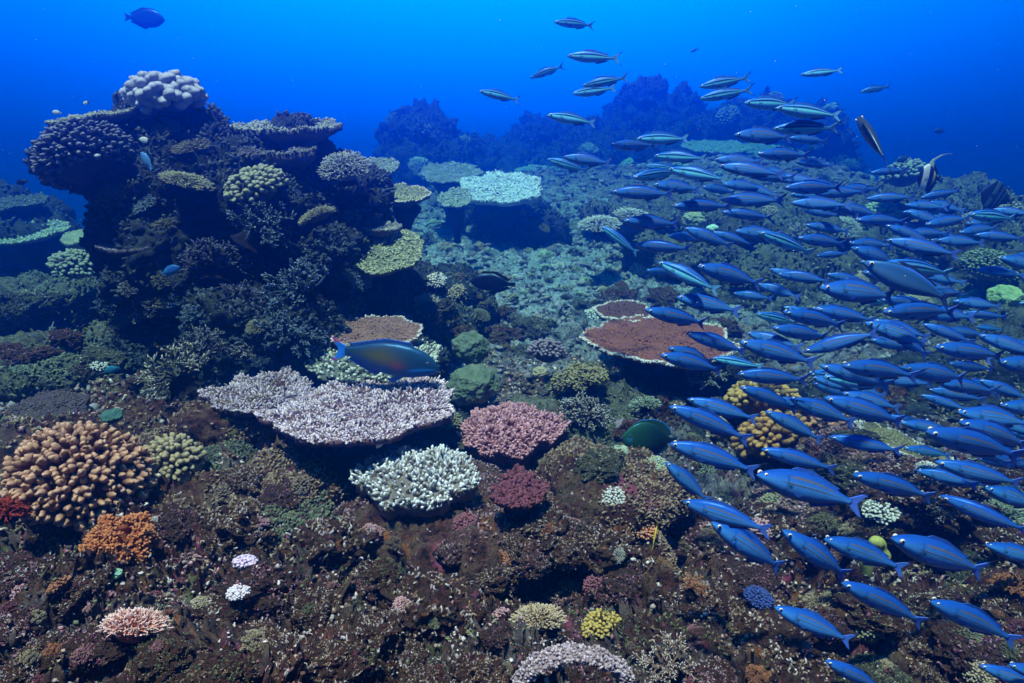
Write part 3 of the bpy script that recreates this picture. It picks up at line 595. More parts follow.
def dome_dirs(n, rs, low=-.1):
    i = np.arange(n) + .5; z = 1 - i / n * (1 - low); a = i * 2.399963 + rs.uniform(0, 6)
    r = np.sqrt(np.clip(1 - z * z, 0, 1)); d = np.stack([r * np.cos(a), r * np.sin(a), z], 1)
    return d
_proto = {}
def finger_me(kind, seed, base, tip):
    """one unit-size colony (radius 1) per look; repeats share it"""
    key = (kind, seed, base, tip)
    if key in _proto: return _proto[key]
    rs = np.random.default_rng(seed + 5); b = Buf(); lo, hi = .35, 1.0; bumpv = 0; fq = 8
    if kind == 'knob':          # thick blunt fingers packed on a dome
        n = 640; d = dome_dirs(n, rs, -.62); d = norm(d + rs.normal(size=(n, 3)) * .035)
        S_ = np.array([1, 1, .82]); L = rs.uniform(.9, 1.06, n)
        fingers(b, d * .72 * S_, d * L[:, None] * S_, .036, rs.uniform(.042, .056, n), 8, .05, .0, 1.0, ts=(0, .5, .7, .84, .95, 1.0), prof=(1, 1, 1.12, 1.12, 1, 1))
        n2 = 420; j = rs.integers(0, n, n2); d2 = norm(d[j] + rs.normal(size=(n2, 3)) * .05)
        fingers(b, d[j] * .75 * S_, d2 * (L[j] * rs.uniform(.88, 1.0, n2))[:, None] * S_, .036, rs.uniform(.036, .050, n2), 7, .05, 0, rs.uniform(.75, 1, n2), ts=(0, .5, .8, .95, 1.0))
        v0, t0 = ico(3); b.add(v0 * .80 * S_, None, t0, 0); lo, hi = .68, 1.12; bumpv = .022; fq = 15
    elif kind == 'cluster':     # shorter rounder fingers
        n = 170; d = dome_dirs(n, rs, -.15); d = norm(d + rs.normal(size=(n, 3)) * .06)
        S_ = np.array([1, 1, .8]); L = rs.uniform(.86, 1.06, n)
        fingers(b, d * .45 * S_, d * L[:, None] * S_, .05, rs.uniform(.07, .1, n), 8, .06, .0, 1.0, ts=(0, .5, .75, .9, 1.0), prof=(1, 1, 1.1, 1.05, 1))
        v0, t0 = ico(3); b.add(v0 * .7 * S_, None, t0, 0); lo, hi = .55, 1.02; bumpv = .025; fq = 9
    elif kind == 'acro':        # thin tapering fingers spreading in a flat-topped cushion
        n = 420; d = dome_dirs(n, rs, .0); d = norm(d + rs.normal(size=(n, 3)) * .05)
        S_ = np.array([1, 1, .55]); L = rs.uniform(.84, 1.08, n)
        p0 = d * .35 * S_; p1 = d * L[:, None] * S_ + np.array([0, 0, .06])
        fingers(b, p0, p1, .040, .022, 6, .10, .0, 1.0)
        n2 = 420; j = rs.integers(0, n, n2); f = rs.uniform(.55, .85, n2)[:, None]; q0 = p0[j] + (p1[j] - p0[j]) * f
        fingers(b, q0, q0 + norm(d[j] + rs.normal(size=(n2, 3)) * .5 + np.array([0, 0, .3])) * rs.uniform(.09, .16, n2)[:, None], .026, .018, 5, .1, .55, .98, ts=(0, .5, .9, 1))
        v0, t0 = ico(3); b.add(v0 * np.array([.55, .55, .3]), None, t0, 0); lo, hi = .6, 1.0; bumpv = .012; fq = 16
    elif kind == 'stag':        # open branching bush
        P0, P1, A, Rr = [], [], [], []
        def grow(p, d, L, r, lev):
            e = p + d * L; P0.append(p); P1.append(e); A.append(lev); Rr.append(r)
            if lev < 3:
                for _ in range(rs.integers(2, 5)):
                    f = rs.uniform(.35, 1.0); nd = d + rs.normal(size=3) * .55 + np.array([0, 0, .12]); nd /= np.linalg.norm(nd)
                    grow(p + d * L * f, nd, L * rs.uniform(.5, .75), r * .72, lev + 1)
        for dd in dome_dirs(16, rs, .1): 
            dd = dd + rs.normal(size=3) * .15; dd /= np.linalg.norm(dd); grow(dd * .05, dd * np.array([1, 1, .9]), rs.uniform(.4, .55), .038, 0)
        P0 = np.array(P0); P1 = np.array(P1); A = np.array(A) / 3.; Rr = np.array(Rr)
        m = np.percentile(np.linalg.norm(P1, axis=1), 97); P0 /= m; P1 /= m
        fingers(b, P0, P1, Rr, Rr * .75, 5, .06, A * .6, A * .6 + .4, ts=(0, .5, .9, 1)); lo, hi = .75, 1.0; bumpv = .015; fq = 18
    elif kind == 'stub':        # bushy colony of many tiny side branches, like a cauliflower of twigs
        n = 90; d = dome_dirs(n, rs, .0); d = norm(d + rs.normal(size=(n, 3)) * .12); S_ = np.array([1, 1, .8]); L = rs.uniform(.68, .95, n)
        p0, p1 = d * .1, d * L[:, None] * S_; fingers(b, p0, p1, .05, .035, 5, .1, 0, .5, ts=(0, .5, .9, 1))
        n2 = 1500; j = rs.integers(0, n, n2); f = rs.uniform(.45, 1.0, n2)[:, None]; q0 = p0[j] + (p1[j] - p0[j]) * f
        dd = norm(d[j] * .9 + rs.normal(size=(n2, 3)) * .6)
        fingers(b, q0, q0 + dd * rs.uniform(.07, .17, n2)[:, None], .024, .016, 5, .1, .3, rs.uniform(.7, 1, n2), ts=(0, .5, .9, 1)); lo, hi = .5, 1.0; bumpv = .01; fq = 20
    elif kind == 'soft':        # lobed soft coral, lobes made of soft nubs
        n = 26; d = dome_dirs(n, rs, .0); d = norm(d + rs.normal(size=(n, 3)) * .12); S_ = np.array([1, 1, .85])
        L = rs.uniform(.55, .8, n); c = d * L[:, None] * S_; v0, t0 = ico(2)
        for i in range(n): b.add(v0 * .15 + c[i], None, t0, .2)
        fingers(b, d * .1, c, .1, .12, 7, .05, 0, .3, ts=(0, .5, .9, 1))
        n2 = 1300; j = rs.integers(0, n, n2); dd = norm(rs.normal(size=(n2, 3)) + d[j] * .9)
        fingers(b, c[j] + dd * .08, c[j] + dd * rs.uniform(.19, .27, n2)[:, None], .024, .030, 5, .1, .2, rs.uniform(.7, 1, n2), ts=(0, .5, .9, 1)); lo, hi = .3, 1.0; bumpv = .012; fq = 16
    elif kind == 'lobed':       # leather coral cap: fat rounded lobes
        n = 120; d = dome_dirs(n, rs, -.4); d = norm(d + rs.normal(size=(n, 3)) * .09); S_ = np.array([1, .85, .62]); L = rs.uniform(.84, 1.02, n)
        fingers(b, d * .4 * S_, d * L[:, None] * S_, .10, rs.uniform(.115, .16, n), 10, .04, .0, 1.0, ts=(0, .45, .68, .85, .95, 1.0), prof=(1, 1, 1.08, 1.08, 1, 1))
        v0, t0 = ico(3); b.add(v0 * .72 * S_, None, t0, 0); lo, hi = .5, 1.0; bumpv = .03; fq = 5
    elif kind == 'boulder':     # massive smooth coral with low bulges
        v0, t0 = ico(6); d = fbm(v0 * 1.9 + seed, 3, .5) * .15 + fbm(v0 * 6 + seed, 2, .5, 1) * .06 + fbm(v0 * 26 + seed, 2, .6, 2) * .018
        v1 = v0 * (1 + d[:, None]) * np.array([1, 1, .82]); b.add(v1, None, t0, .4 + d * 3); lo, hi = .1, 1.0
    r = b.mesh('colony', coral_mat(base, tip, 'coral', lo, hi, fs=26), bump=bumpv, freq=fq)
    _proto[key] = r; return r
def stalk_me(mat=None):
    if 'st' in _proto: return _proto['st']
    sb = Buf(); k, s_ = 9, 14; V_ = []
    for i in range(k):
        f = i / (k - 1); aa = np.arange(s_) * 2 * math.pi / s_; r_ = .40 - .14 * math.sin(f * 3.1)
        V_.append(np.stack([np.cos(aa) * r_, np.sin(aa) * r_, np.full(s_, (.15 - f * .55))], 1))
    V_ = np.concatenate(V_); V_ += norm(V_ * np.array([1, 1, 0])) * (perlin(V_ * 3) * .1)[:, None]
    a = (np.arange(k - 1)[:, None] * s_ + np.arange(s_)[None]).ravel(); a2 = (np.arange(k - 1)[:, None] * s_ + ((np.arange(s_) + 1) % s_)[None]).ravel()
    sb.add(V_, np.stack([a, a + s_, a2 + s_, a2], 1)[:, ::-1]); _proto['st'] = sb.mesh('base', M_DARKSTALK); return _proto['st']
KNAME = {'knob': 'finger_coral', 'cluster': 'cauliflower_coral', 'acro': 'finger_coral', 'stag': 'staghorn_coral', 'stub': 'bushy_coral', 'soft': 'soft_coral', 'lobed': 'leather_coral', 'boulder': 'boulder_coral'}
def colony(kind, px, py, hw, label, base, tip, d=None, seed=0, sq=1.0, land=None, spin=None, lean=(.25, 0), group=None, parts=True):
    """px,py is the middle of the colony, hw its half width in pixels"""
    if d is None:
        p, n = S(px, py + hw * .35); d = p.dot(CF) - hw * .22 * p.dot(CF) / F; p = P(px, py, d)
    else: p = P(px, py, d)
    R = hw * d / F; nm = KNAME[kind]
    c = p - Vector((0, 0, R * .2))
    t = thing(nm, label, nm.replace('_', ' '), c, (lean[0], lean[1], rng.uniform(0, 6) if spin is None else spin), group or {'boulder': 'boulder corals', 'plate': 'x'}.get(kind, nm.replace('_', ' ') + 's'))
    t.scale = (R, R, R * sq)
    link('colony', finger_me(kind, seed, base, tip), t)
    if parts: link('base', stalk_me(), t)
    if land is not False: LAND.append((px, py, land or label))
    return t

# ---- table corals
W1, GR = (.80, .78, .72), (.10, .09, .08)
plate(362, 409, 2.55, 94, .33, 'broad white table coral with lilac tinted branch tips, largest pale table in the middle foreground', (.11, .05, .06), (.92, .74, .78), (4300, .020, .0048), .34, .1, seed=1, land='broad white table coral', lobes=[(2.9, .4, -.18)], funnel=.10, irr=.12)
plate(262, 393, 2.72, 56, .36, 'ragged grey-white table coral joined to the upper left of the broad white table', (.10, .06, .065), (.66, .53, .57), (1900, .021, .0050), .3, -.1, seed=2, land='ragged grey-white table', funnel=.06, irr=.22, side=.05)
plate(416, 474, 2.28, 62, .46, 'white finger table coral with blue-white tips over the dark hollow', (.17, .14, .11), (.86, .86, .82), (1000, .031, .0066), .22, .0, seed=3, land='white finger table coral', funnel=-.28, irr=.10, lo=.3, hi=.9, thick=.035)
plate(664, 340, 3.7, 83, .34, 'large red-brown table coral with a white fringe, left end showing past the fusiliers', (.17, .055, .035), (.34, .13, .09), (5200, .013, .0060), .3, .15, seed=4, land='large red-brown table coral', rimpale=.0, funnel=.10, irr=.09, lo=.1, hi=1.0, lobes=[(3.1, .5, .12)])
plate(624, 311, 4.15, 29, .36, 'small dark maroon table coral with a white rim above the large red-brown one', (.09, .04, .035), (.16, .07, .06), (1100, .012, .0065), .2, .1, seed=5, land='small maroon table coral', funnel=.08, irr=.10)
plate(376, 332, 3.25, 46, .36, 'brown table coral with a white rim just above the parrotfish', (.16, .085, .06), (.36, .20, .15), (1800, .012, .0055), .3, .1, seed=6, land='brown white-rimmed table', funnel=.12, irr=.13, lo=.1, hi=1.)
plate(376, 356, 3.12, 64, .30, 'table coral of pale green-white fingers behind the parrotfish', (.09, .10, .07), (.62, .66, .52), (1000, .028, .0080), .3, .1, seed=7, land='green-white finger table', funnel=-.1, irr=.12, lo=.3)
plate(389, 251, 3.58, 38, .56, 'tilted yellow-green table coral on the right side of the tall outcrop', (.11, .12, .06), (.50, .55, .32), (1900, .015, .0062), .3, -.5, seed=8, land='yellow-green table coral', funnel=-.05, irr=.08)
plate(382, 227, 3.65, 20, .22, 'little dark plate coral just above the yellow-green table', (.08, .08, .08), (.35, .38, .34), (500, .012, .006), .1, -.5, seed=9, land='little dark plate', funnel=.1, irr=.2)
plate(502, 187, 7.3, 42, .34, 'bright turquoise-white table coral standing alone in mid water view', (.36, .42, .44), (.88, .92, .97), (2300, .030, .0105), .5, .1, seed=10, land='bright turquoise table', funnel=.02, irr=.12, thick=.05)
plate(288, 128, 3.65, 52, .12, 'grey-green table coral crowning the right shoulder of the tall outcrop', (.10, .10, .09), (.42, .46, .36), (2200, .022, .007), .3, -.25, seed=11, land='grey-green shoulder table', funnel=.14, irr=.16, thick=.03)
plate(284, 150, 3.45, 34, .16, 'dark underside table coral just beneath the grey-green shoulder table', (.06, .06, .06), (.2, .22, .2), (900, .018, .007), .2, -.2, seed=12, land='dark lower shoulder table', funnel=.14, irr=.18, thick=.05)
plate(404, 194, 4.2, 27, .36, 'pale yellow-rimmed plate coral jutting from the outcrop, below the small blue plate', (.14, .15, .09), (.5, .52, .3), (700, .014, .006), .25, -.6, seed=13, land='yellow-rimmed plate', funnel=.22, irr=.08)
plate(377, 167, 5.0, 23, .36, 'small blue-tinged plate coral right of the outcrop shoulder', (.12, .14, .12), (.38, .44, .36), (600, .016, .008), .3, -.4, seed=14, land='small blue plate', funnel=.1, irr=.2)
plate(455, 198, 6.2, 18, .5, 'small round hazy plate coral touching the bright turquoise table at its left', (.14, .18, .13), (.4, .46, .36), (500, .018, .011), .4, 0, seed=15, land='small hazy plate', funnel=.1)
plate(450, 172, 8.0, 34, .3, 'wide faint blue table coral behind the small hazy plate', (.12, .14, .12), (.34, .4, .34), (700, .02, .014), .6, 0, seed=16, land='wide faint blue table', funnel=.05)
plate(26, 232, 5.6, 38, .30, 'pale blue table coral at the far left edge', (.13, .17, .13), (.46, .55, .42), (1400, .02, .010), .4, 0, seed=17, land='pale blue edge table', funnel=.1, irr=.14)
plate(16, 203, 5.9, 30, .25, 'dark plate coral above the pale blue table at the left edge', (.05, .06, .06), (.14, .17, .15), (600, .02, .010), .3, 0, seed=18, land='dark edge plate', funnel=.2, irr=.2)
plate(84, 238, 4.9, 21, .34, 'smooth pale rimmed cup coral tucked left of the tall outcrop', (.22, .26, .17), (.46, .55, .38), (300, .008, .008), .25, 0, seed=19, land='pale cup coral', funnel=.4, irr=.1, thick=.03)
plate(137, 243, 3.3, 31, .30, 'thin dark plate coral with lilac edge on the shaded face of the outcrop', (.05, .045, .06), (.30, .26, .36), (900, .008, .0045), .2, .3, seed=20, land='thin lilac-edged plate', funnel=.2, irr=.12)
plate(38, 418, 2.75, 50, .62, 'dark purple-brown plate coral at the left edge above the big brown finger coral', (.05, .033, .035), (.11, .08, .085), (2400, .010, .0052), .3, -.3, seed=21, land='dark purple-brown plate', funnel=-.05, irr=.12, lo=.1)
plate(515, 424, 2.85, 52, .44, 'pink mounded table coral of fine branches behind the white finger table', (.15, .045, .055), (.72, .36, .38), (2300, .026, .0062), .25, 0, seed=22, land='pink mounded table coral', funnel=-.26, irr=.13, lo=.15, thick=.04)
plate(519, 490, 2.12, 27, .60, 'crimson plate coral tilted below the pink mounded table', (.06, .014, .018), (.20, .06, .075), (900, .018, .0065), .2, 0, seed=23, land='crimson tilted plate', funnel=.1, irr=.25, lo=.1)
plate(905, 445, 3.1, 52, .34, 'olive plate coral with a white broken edge seen between lower fusiliers', (.13, .11, .05), (.30, .26, .13), (1800, .012, .006), .3, .2, seed=24, land='olive white-edged plate', funnel=.05, irr=.16, side=.3)
plate(716, 146, 13.0, 36, .25, 'faint blue table coral under the topmost fusiliers, on the right outcrop', (.16, .2, .16), (.45, .52, .42), (700, .03, .015), .5, 0, seed=25, land='faint blue upper table', funnel=.05)
plate(760, 150, 13.2, 36, .2, 'second faint blue table coral to the right along the hazy outcrop', (.13, .16, .13), (.38, .45, .36), (700, .03, .015), .5, 0, seed=26, land='second faint table', funnel=.05)
plate(536, 170, 13.0, 24, .2, 'thin pale ledge coral behind the right end of the bright turquoise table', (.16, .2, .16), (.4, .5, .4), (500, .03, .015), .4, 0, seed=27, land='thin pale ledge coral')
plate(95, 116, 3.3, 42, .12, 'flat grey-green table coral topping the left arm of the tall outcrop', (.10, .11, .08), (.40, .44, .30), (1500, .014, .0055), .2, .3, seed=28, land='flat table on the left arm', funnel=.05, irr=.15, side=-.12)
def arch():
    """the arched dead plate at the bottom edge"""
    t = thing('arched_coral', 'arched lilac-white plate coral at the bottom edge, curving over a dark hole', 'arched coral', P(574, 690, 1.40))
    n, m = 60, 14; a = np.linspace(R_(-8), R_(188), n); rx, rz = .112, .085
    top = []; 
    W = .020
    for i, x in enumerate(a):
        c = np.array([math.cos(x) * rx, 0, math.sin(x) * rz]); nn = np.array([math.cos(x) * rz, 0, math.sin(x) * rx]); nn /= np.linalg.norm(nn)
        for j in range(m):
            f = j / m * 2 * math.pi; top.append(c + nn * math.cos(f) * .013 + np.array([0, 1, 0]) * math.sin(f) * W)
    v = np.array(top); v += norm(v) * (fbm(v * 30, 3) * .006)[:, None]
    aa = (np.arange(n - 1)[:, None] * m + np.arange(m)[None]).ravel(); a2 = (np.arange(n - 1)[:, None] * m + ((np.arange(m) + 1) % m)[None]).ravel()
    b = Buf(); b.add(v, np.stack([aa, aa + m, a2 + m, a2], 1), None, .3)
    k = 1500; ix = rng.integers(0, len(v), k); nrm = norm(np.stack([v[:, 0] * (rz / rx), v[:, 1] * 1.5, v[:, 2]], 1))[ix]
    fingers(b, v[ix] + rng.normal(size=(k, 3)) * .002, v[ix] + norm(nrm + rng.normal(size=(k, 3)) * .5) * rng.uniform(.004, .009, k)[:, None], .0032, .0024, 5, .1, .2, rng.uniform(.3, 1, k), ts=(0, .5, .9, 1))
    link('arched_plate', b.mesh('arched_plate', coral_mat((.16, .10, .10), (.66, .55, .55), 'arched coral', .1, 1.)), t)
    LAND.append((574, 660, 'arched coral'))
arch()
# ---- knobbly and branching colonies
C = colony
C('knob', 82, 468, 66, 'big round brown finger coral with pale knobs, largest at the left', (.15, .055, .028), (.82, .46, .28), 2.05, 1, 1.02, 'big brown finger coral', lean=(.45, 0))
C('cluster', 172, 456, 31, 'smaller olive-brown finger coral touching the right of the big brown one', (.12, .09, .045), (.46, .36, .20), 2.3, 2, 1.0, 'smaller olive finger coral', lean=(.4, 0))
C('soft', 122, 541, 42, 'bushy orange soft coral right below the big brown finger coral', (.30, .075, .02), (.66, .25, .09), None, 3, .95, 'orange soft coral')
C('stub', 8, 508, 22, 'bright red bushy coral cut by the left edge', (.28, .025, .01), (.5, .09, .04), 1.85, 4, 1, 'bright red coral')
C('acro', 134, 626, 33, 'small orange-pink coral with white tips, low in the left foreground', (.60, .14, .07), (.95, .72, .62), None, 5, 1.1, 'small orange-pink coral', lean=(.5, 0))
C('lobed', 163, 88, 43, 'pale grey knobbly leather coral on top of the tall outcrop', (.06, .065, .07), (.42, .44, .48), 3.4, 6, .95, 'pale leather coral', lean=(.1, 0))
C('knob', 84, 146, 46, 'purplish finger coral covering the left arm of the tall outcrop', (.045, .045, .06), (.26, .28, .34), 3.2, 7, .85, 'purplish finger coral', lean=(.35, -.3))
C('cluster', 256, 182, 32, 'olive finger coral dome high on the outcrop face', (.09, .09, .05), (.34, .36, .22), 3.25, 8, .85, 'olive dome on the outcrop', lean=(.35, 0))
C('acro', 345, 166, 27, 'pale bumpy finger coral on the right shoulder of the outcrop', (.11, .12, .12), (.50, .54, .50), 3.5, 9, 1.1, 'pale bumpy shoulder coral', lean=(.3, .2))
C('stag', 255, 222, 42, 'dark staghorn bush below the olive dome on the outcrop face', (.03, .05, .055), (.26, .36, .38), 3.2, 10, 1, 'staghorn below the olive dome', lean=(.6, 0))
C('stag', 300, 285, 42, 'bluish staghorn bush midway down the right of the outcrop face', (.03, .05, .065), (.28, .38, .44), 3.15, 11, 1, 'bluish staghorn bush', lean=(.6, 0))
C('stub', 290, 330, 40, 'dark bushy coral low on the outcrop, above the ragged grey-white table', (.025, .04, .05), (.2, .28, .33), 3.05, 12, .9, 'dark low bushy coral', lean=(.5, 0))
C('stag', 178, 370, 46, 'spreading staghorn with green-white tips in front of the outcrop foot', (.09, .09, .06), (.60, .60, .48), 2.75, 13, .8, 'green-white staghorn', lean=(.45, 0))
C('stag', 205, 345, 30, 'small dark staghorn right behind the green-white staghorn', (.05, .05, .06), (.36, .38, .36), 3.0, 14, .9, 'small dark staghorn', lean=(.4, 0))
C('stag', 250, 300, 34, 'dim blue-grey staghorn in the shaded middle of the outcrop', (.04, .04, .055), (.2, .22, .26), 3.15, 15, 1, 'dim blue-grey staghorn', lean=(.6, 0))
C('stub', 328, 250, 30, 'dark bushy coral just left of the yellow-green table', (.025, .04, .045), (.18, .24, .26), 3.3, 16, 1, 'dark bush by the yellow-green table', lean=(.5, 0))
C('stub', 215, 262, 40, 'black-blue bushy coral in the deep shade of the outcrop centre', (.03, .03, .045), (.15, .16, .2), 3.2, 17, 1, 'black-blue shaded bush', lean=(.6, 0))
C('acro', 318, 214, 20, 'small yellow-tipped coral in the notch of the outcrop', (.09, .09, .05), (.46, .46, .26), 3.25, 18, .8, 'small yellow-tipped coral', lean=(.4, 0))
C('acro', 186, 178, 26, 'yellow-dotted finger coral beside the leather coral rock stem', (.07, .07, .04), (.42, .42, .24), 3.2, 19, .6, 'yellow-dotted finger coral', lean=(.3, 0))
C('cluster', 75, 262, 24, 'round dim knobbly coral on the ledge left of the outcrop', (.08, .09, .06), (.30, .34, .24), 4.3, 20, .85, 'round ledge coral', lean=(.3, 0))
C('boulder', 470, 344, 18, 'green smooth boulder coral right of the parrotfish, upper of two', (.06, .10, .06), (.17, .24, .15), 3.2, 21, 1.05, 'upper green boulder')
C('boulder', 472, 380, 26, 'green smooth boulder coral right of the parrotfish, lower of two', (.06, .095, .055), (.16, .22, .13), 3.05, 22, .85, 'lower green boulder')
C('cluster', 547, 349, 20, 'dark purple-grey round finger coral on the sandy flat', (.06, .045, .055), (.30, .24, .27), 3.6, 23, .9, 'dark round finger coral')
C('boulder', 540, 371, 8, 'tiny tan knob coral beside the dark round finger coral', (.26, .22, .12), (.5, .45, .28), 3.4, 24, .9, 'tiny tan knob')
C('soft', 582, 377, 34, 'tan-green cauliflower soft coral in the middle ground', (.13, .11, .05), (.38, .33, .16), 3.3, 25, .8, 'tan-green soft coral')
C('stub', 583, 410, 31, 'dark bushy coral with white tips below the tan-green soft coral', (.07, .05, .04), (.60, .60, .54), 3.0, 26, .9, 'white-tipped dark bush')
C('stub', 645, 403, 18, 'little pale green staghorn under the large red-brown table', (.16, .22, .14), (.62, .70, .52), 3.1, 27, .8, 'little pale green staghorn')
C('stub', 576, 460, 38, 'olive bushy soft coral under the white-tipped dark bush', (.09, .085, .04), (.26, .24, .12), 2.75, 28, .8, 'olive bushy soft coral')
C('stub', 560, 300, 0.1, 'x', (.1, .1, .1), (.2, .2, .2), 3, 28, 1, False) if False else None
C('cluster', 762, 396, 36, 'yellow knobbly coral behind the fusiliers, upper clump', (.17, .10, .02), (.56, .36, .10), 3.25, 29, .9, 'upper yellow knobbly coral', lean=(.4, 0))
C('cluster', 772, 432, 38, 'yellow-brown knobbly coral behind the fusiliers, lower clump', (.15, .075, .02), (.52, .29, .09), 3.0, 30, .9, 'lower yellow knobbly coral', lean=(.5, 0))
C('cluster', 835, 428, 26, 'pinkish knobbly coral at the right end of the yellow clumps', (.2, .08, .04), (.62, .34, .2), 3.1, 31, .8, 'pinkish knobbly coral', lean=(.4, 0))
C('stub', 706, 372, 24, 'grey-green twiggy coral under the right end of the red-brown table', (.10, .11, .09), (.5, .54, .44), 3.5, 32, .8, 'twiggy grey-green coral')
C('acro', 538, 617, 29, 'small tan spiky coral in the dark bottom centre', (.22, .13, .06), (.70, .55, .34), None, 33, .85, 'small tan spiky coral', lean=(.3, 0))
C('cluster', 602, 623, 21, 'small yellow club-fingered coral right of the tan spiky coral', (.16, .10, .02), (.62, .44, .11), None, 34, .95, 'small yellow club coral', lean=(.35, 0))
C('stag', 668, 662, 40, 'delicate pale-tipped branching coral near the bottom edge', (.16, .10, .07), (.72, .62, .52), None, 35, .7, 'delicate branching coral')
C('cluster', 643, 528, 15, 'orange knobbly clump on the right shoulder of the crusted block', (.36, .10, .04), (.72, .32, .16), None, 36, .9, 'orange knobbly clump')
C('soft', 655, 570, 22, 'brown soft coral hanging under the orange knobbly clump', (.12, .06, .03), (.26, .15, .08), 2.05, 37, 1.1, 'brown hanging soft coral')
C('cluster', 759, 595, 15, 'small deep-blue finger coral under the lower fusiliers', (.015, .025, .08), (.05, .09, .30), None, 38, .6, 'deep-blue finger coral')
C('stag', 694, 585, 18, 'thin orange staghorn with white ends left of the deep-blue coral', (.30, .10, .03), (.75, .55, .35), None, 39, .8, 'thin orange staghorn')
C('stub', 1012, 585, 22, 'orange-brown bushy coral at the right edge among the fusiliers', (.26, .09, .03), (.55, .26, .1), None, 40, .9, 'orange right-edge coral')
C('lobed', 245, 560, 13, 'tiny pink-purple coral tuft with white ends on the left rock, upper of two', (.36, .12, .32), (.9, .72, .85), None, 41, .9, 'upper purple tuft')
C('lobed', 238, 590, 12, 'tiny pale lilac coral tuft on the left rock, lower of two', (.34, .18, .28), (.88, .78, .8), None, 42, .8, 'lower lilac tuft')
C('boulder', 116, 573, 6, 'tiny pale green blob at the foot of the orange soft coral', (.2, .4, .22), (.4, .66, .4), None, 43, .9, 'tiny green blob')
C('boulder', 112, 414, 10, 'smooth teal boulder coral just behind the big brown finger coral', (.04, .10, .08), (.08, .18, .14), 2.6, 44, .7, 'smooth teal boulder')
C('cluster', 905, 171, 22, 'round knobbly coral behind the striped black and white fish', (.10, .11, .08), (.34, .38, .26), 6.9, 45, .9, 'round coral behind the striped fish')
C('boulder', 694, 219, 12, 'small round pale green boulder coral between the mid-left fusiliers', (.2, .26, .15), (.36, .44, .26), 5.6, 46, .9, 'small pale green boulder')
C('boulder', 712, 228, 6, 'tiny bright turquoise boulder touching the small pale green one', (.3, .6, .45), (.6, .85, .7), 5.4, 47, .9, 'tiny turquoise boulder')
C('acro', 600, 222, 22, 'white-tipped finger coral at the left edge of the shoal', (.12, .12, .1), (.72, .74, .64), 6.0, 48, .7, 'white-tipped coral left of the shoal')
C('acro', 636, 215, 24, 'white-dotted finger coral behind the first mid-height fusiliers', (.10, .09, .09), (.68, .70, .64), 6.2, 49, .7, 'white-dotted finger coral')
C('boulder', 1006, 295, 16, 'pale green boulder coral at the right edge of the reef', (.2, .3, .12), (.44, .56, .26), 5.0, 50, .9, 'pale green right boulder')
C('knob', 990, 262, 26, 'yellow-green knobbly coral near the right edge', (.13, .15, .06), (.40, .44, .22), 5.4, 51, .8, 'yellow-green right coral')
C('stag', 905, 372, 24, 'green fine-branched coral in a gap between the right fusiliers', (.09, .10, .06), (.4, .42, .3), 3.9, 52, .7, 'green coral in the shoal gap')
def sponge():
    t = thing('yellow_sponge', 'yellow-green curved finger sponge behind the lower fusiliers', 'sponge', P(874, 552, 2.12))
    b = Buf(); pts = [(-.02, 0, -.10), (-.026, 0, -.03), (-.02, -.005, .03), (.0, -.01, .055), (.03, -.01, .045), (.042, -.005, .0), (.046, 0, -.06)]
    pts = np.array(pts) * .72; tt = np.linspace(0, len(pts) - 1, 40); q = np.stack([np.interp(tt, range(len(pts)), pts[:, k]) for k in range(3)], 1)
    for _ in range(6): q[1:-1] = (q[:-2] + q[1:-1] * 2 + q[2:]) / 4
    V_ = []; m = 14
    for i in range(len(q)):
        d = norm((q[min(i + 1, len(q) - 1)] - q[max(i - 1, 0)])[None])[0]; u = np.array([0, 1., 0]); w2 = np.cross(d, u); r = .017 + .004 * math.sin(i * .4)
        for j in range(m): f = j / m * 2 * math.pi; V_.append(q[i] + (u * math.cos(f) + w2 * math.sin(f)) * r)
    v = np.array(V_); v += norm(v) * (perlin(v * 25) * .008)[:, None]; n = len(q)
    aa = (np.arange(n - 1)[:, None] * m + np.arange(m)[None]).ravel(); a2 = (np.arange(n - 1)[:, None] * m + ((np.arange(m) + 1) % m)[None]).ravel()
    b.add(v, np.stack([aa, aa + m, a2 + m, a2], 1), None, .5)
    link('sponge_body', b.mesh('sponge_body', coral_mat((.24, .28, .05), (.52, .54, .15), 'sponge', 0, 1)), t); LAND.append((884, 538, 'yellow-green sponge'))
sponge()

# white fringes on the two maroon tables and the brown one
def fringe(t, n, bl, brd, arc=(0, 6.283)):
    pl = [c for c in t.children if c.name.startswith('plate')][0]; me = pl.data
    nph, nrr = 110, 22; co = np.empty(len(me.vertices) * 3, np.float32); me.vertices.foreach_get('co', co); co = co.reshape(-1, 3)
    rim = co[(nrr - 1) * nph:nrr * nph]; f = rng.uniform(0, nph, n); i = f.astype(int) % nph; fr = (f % 1)[:, None]; p = rim[i] * (1 - fr) + rim[(i + 1) % nph] * fr
    d = norm(p * np.array([1, 1, 0]) + rng.normal(size=(n, 3)) * np.linalg.norm(p, axis=1).mean() * .35 + np.array([0, 0, .02]))
    b = Buf(); fingers(b, p - d * bl * .6, p + d * bl * rng.uniform(.4, 1.3, n)[:, None], brd, brd * .8, 5, .15, .3, rng.uniform(.6, 1, n), ts=(0, .5, .9, 1))
    link('fringe', b.mesh('fringe', coral_mat((.30, .24, .20), (.88, .84, .76), 'coral fringe', .2, 1.)), t)
for o in list(bpy.data.objects):
    l = o.get('label', '')
    if 'large red-brown table coral with a white fringe' in l: fringe(o, 900, .014, .0052)
    elif l.startswith('small dark maroon table'): fringe(o, 420, .012, .0055)
    elif l.startswith('brown table coral with a white rim'): fringe(o, 420, .010, .0040)
    elif l.startswith('olive plate coral with a white broken edge'): fringe(o, 420, .012, .005)
    elif l.startswith('pale yellow-rimmed plate'): fringe(o, 200, .008, .005)

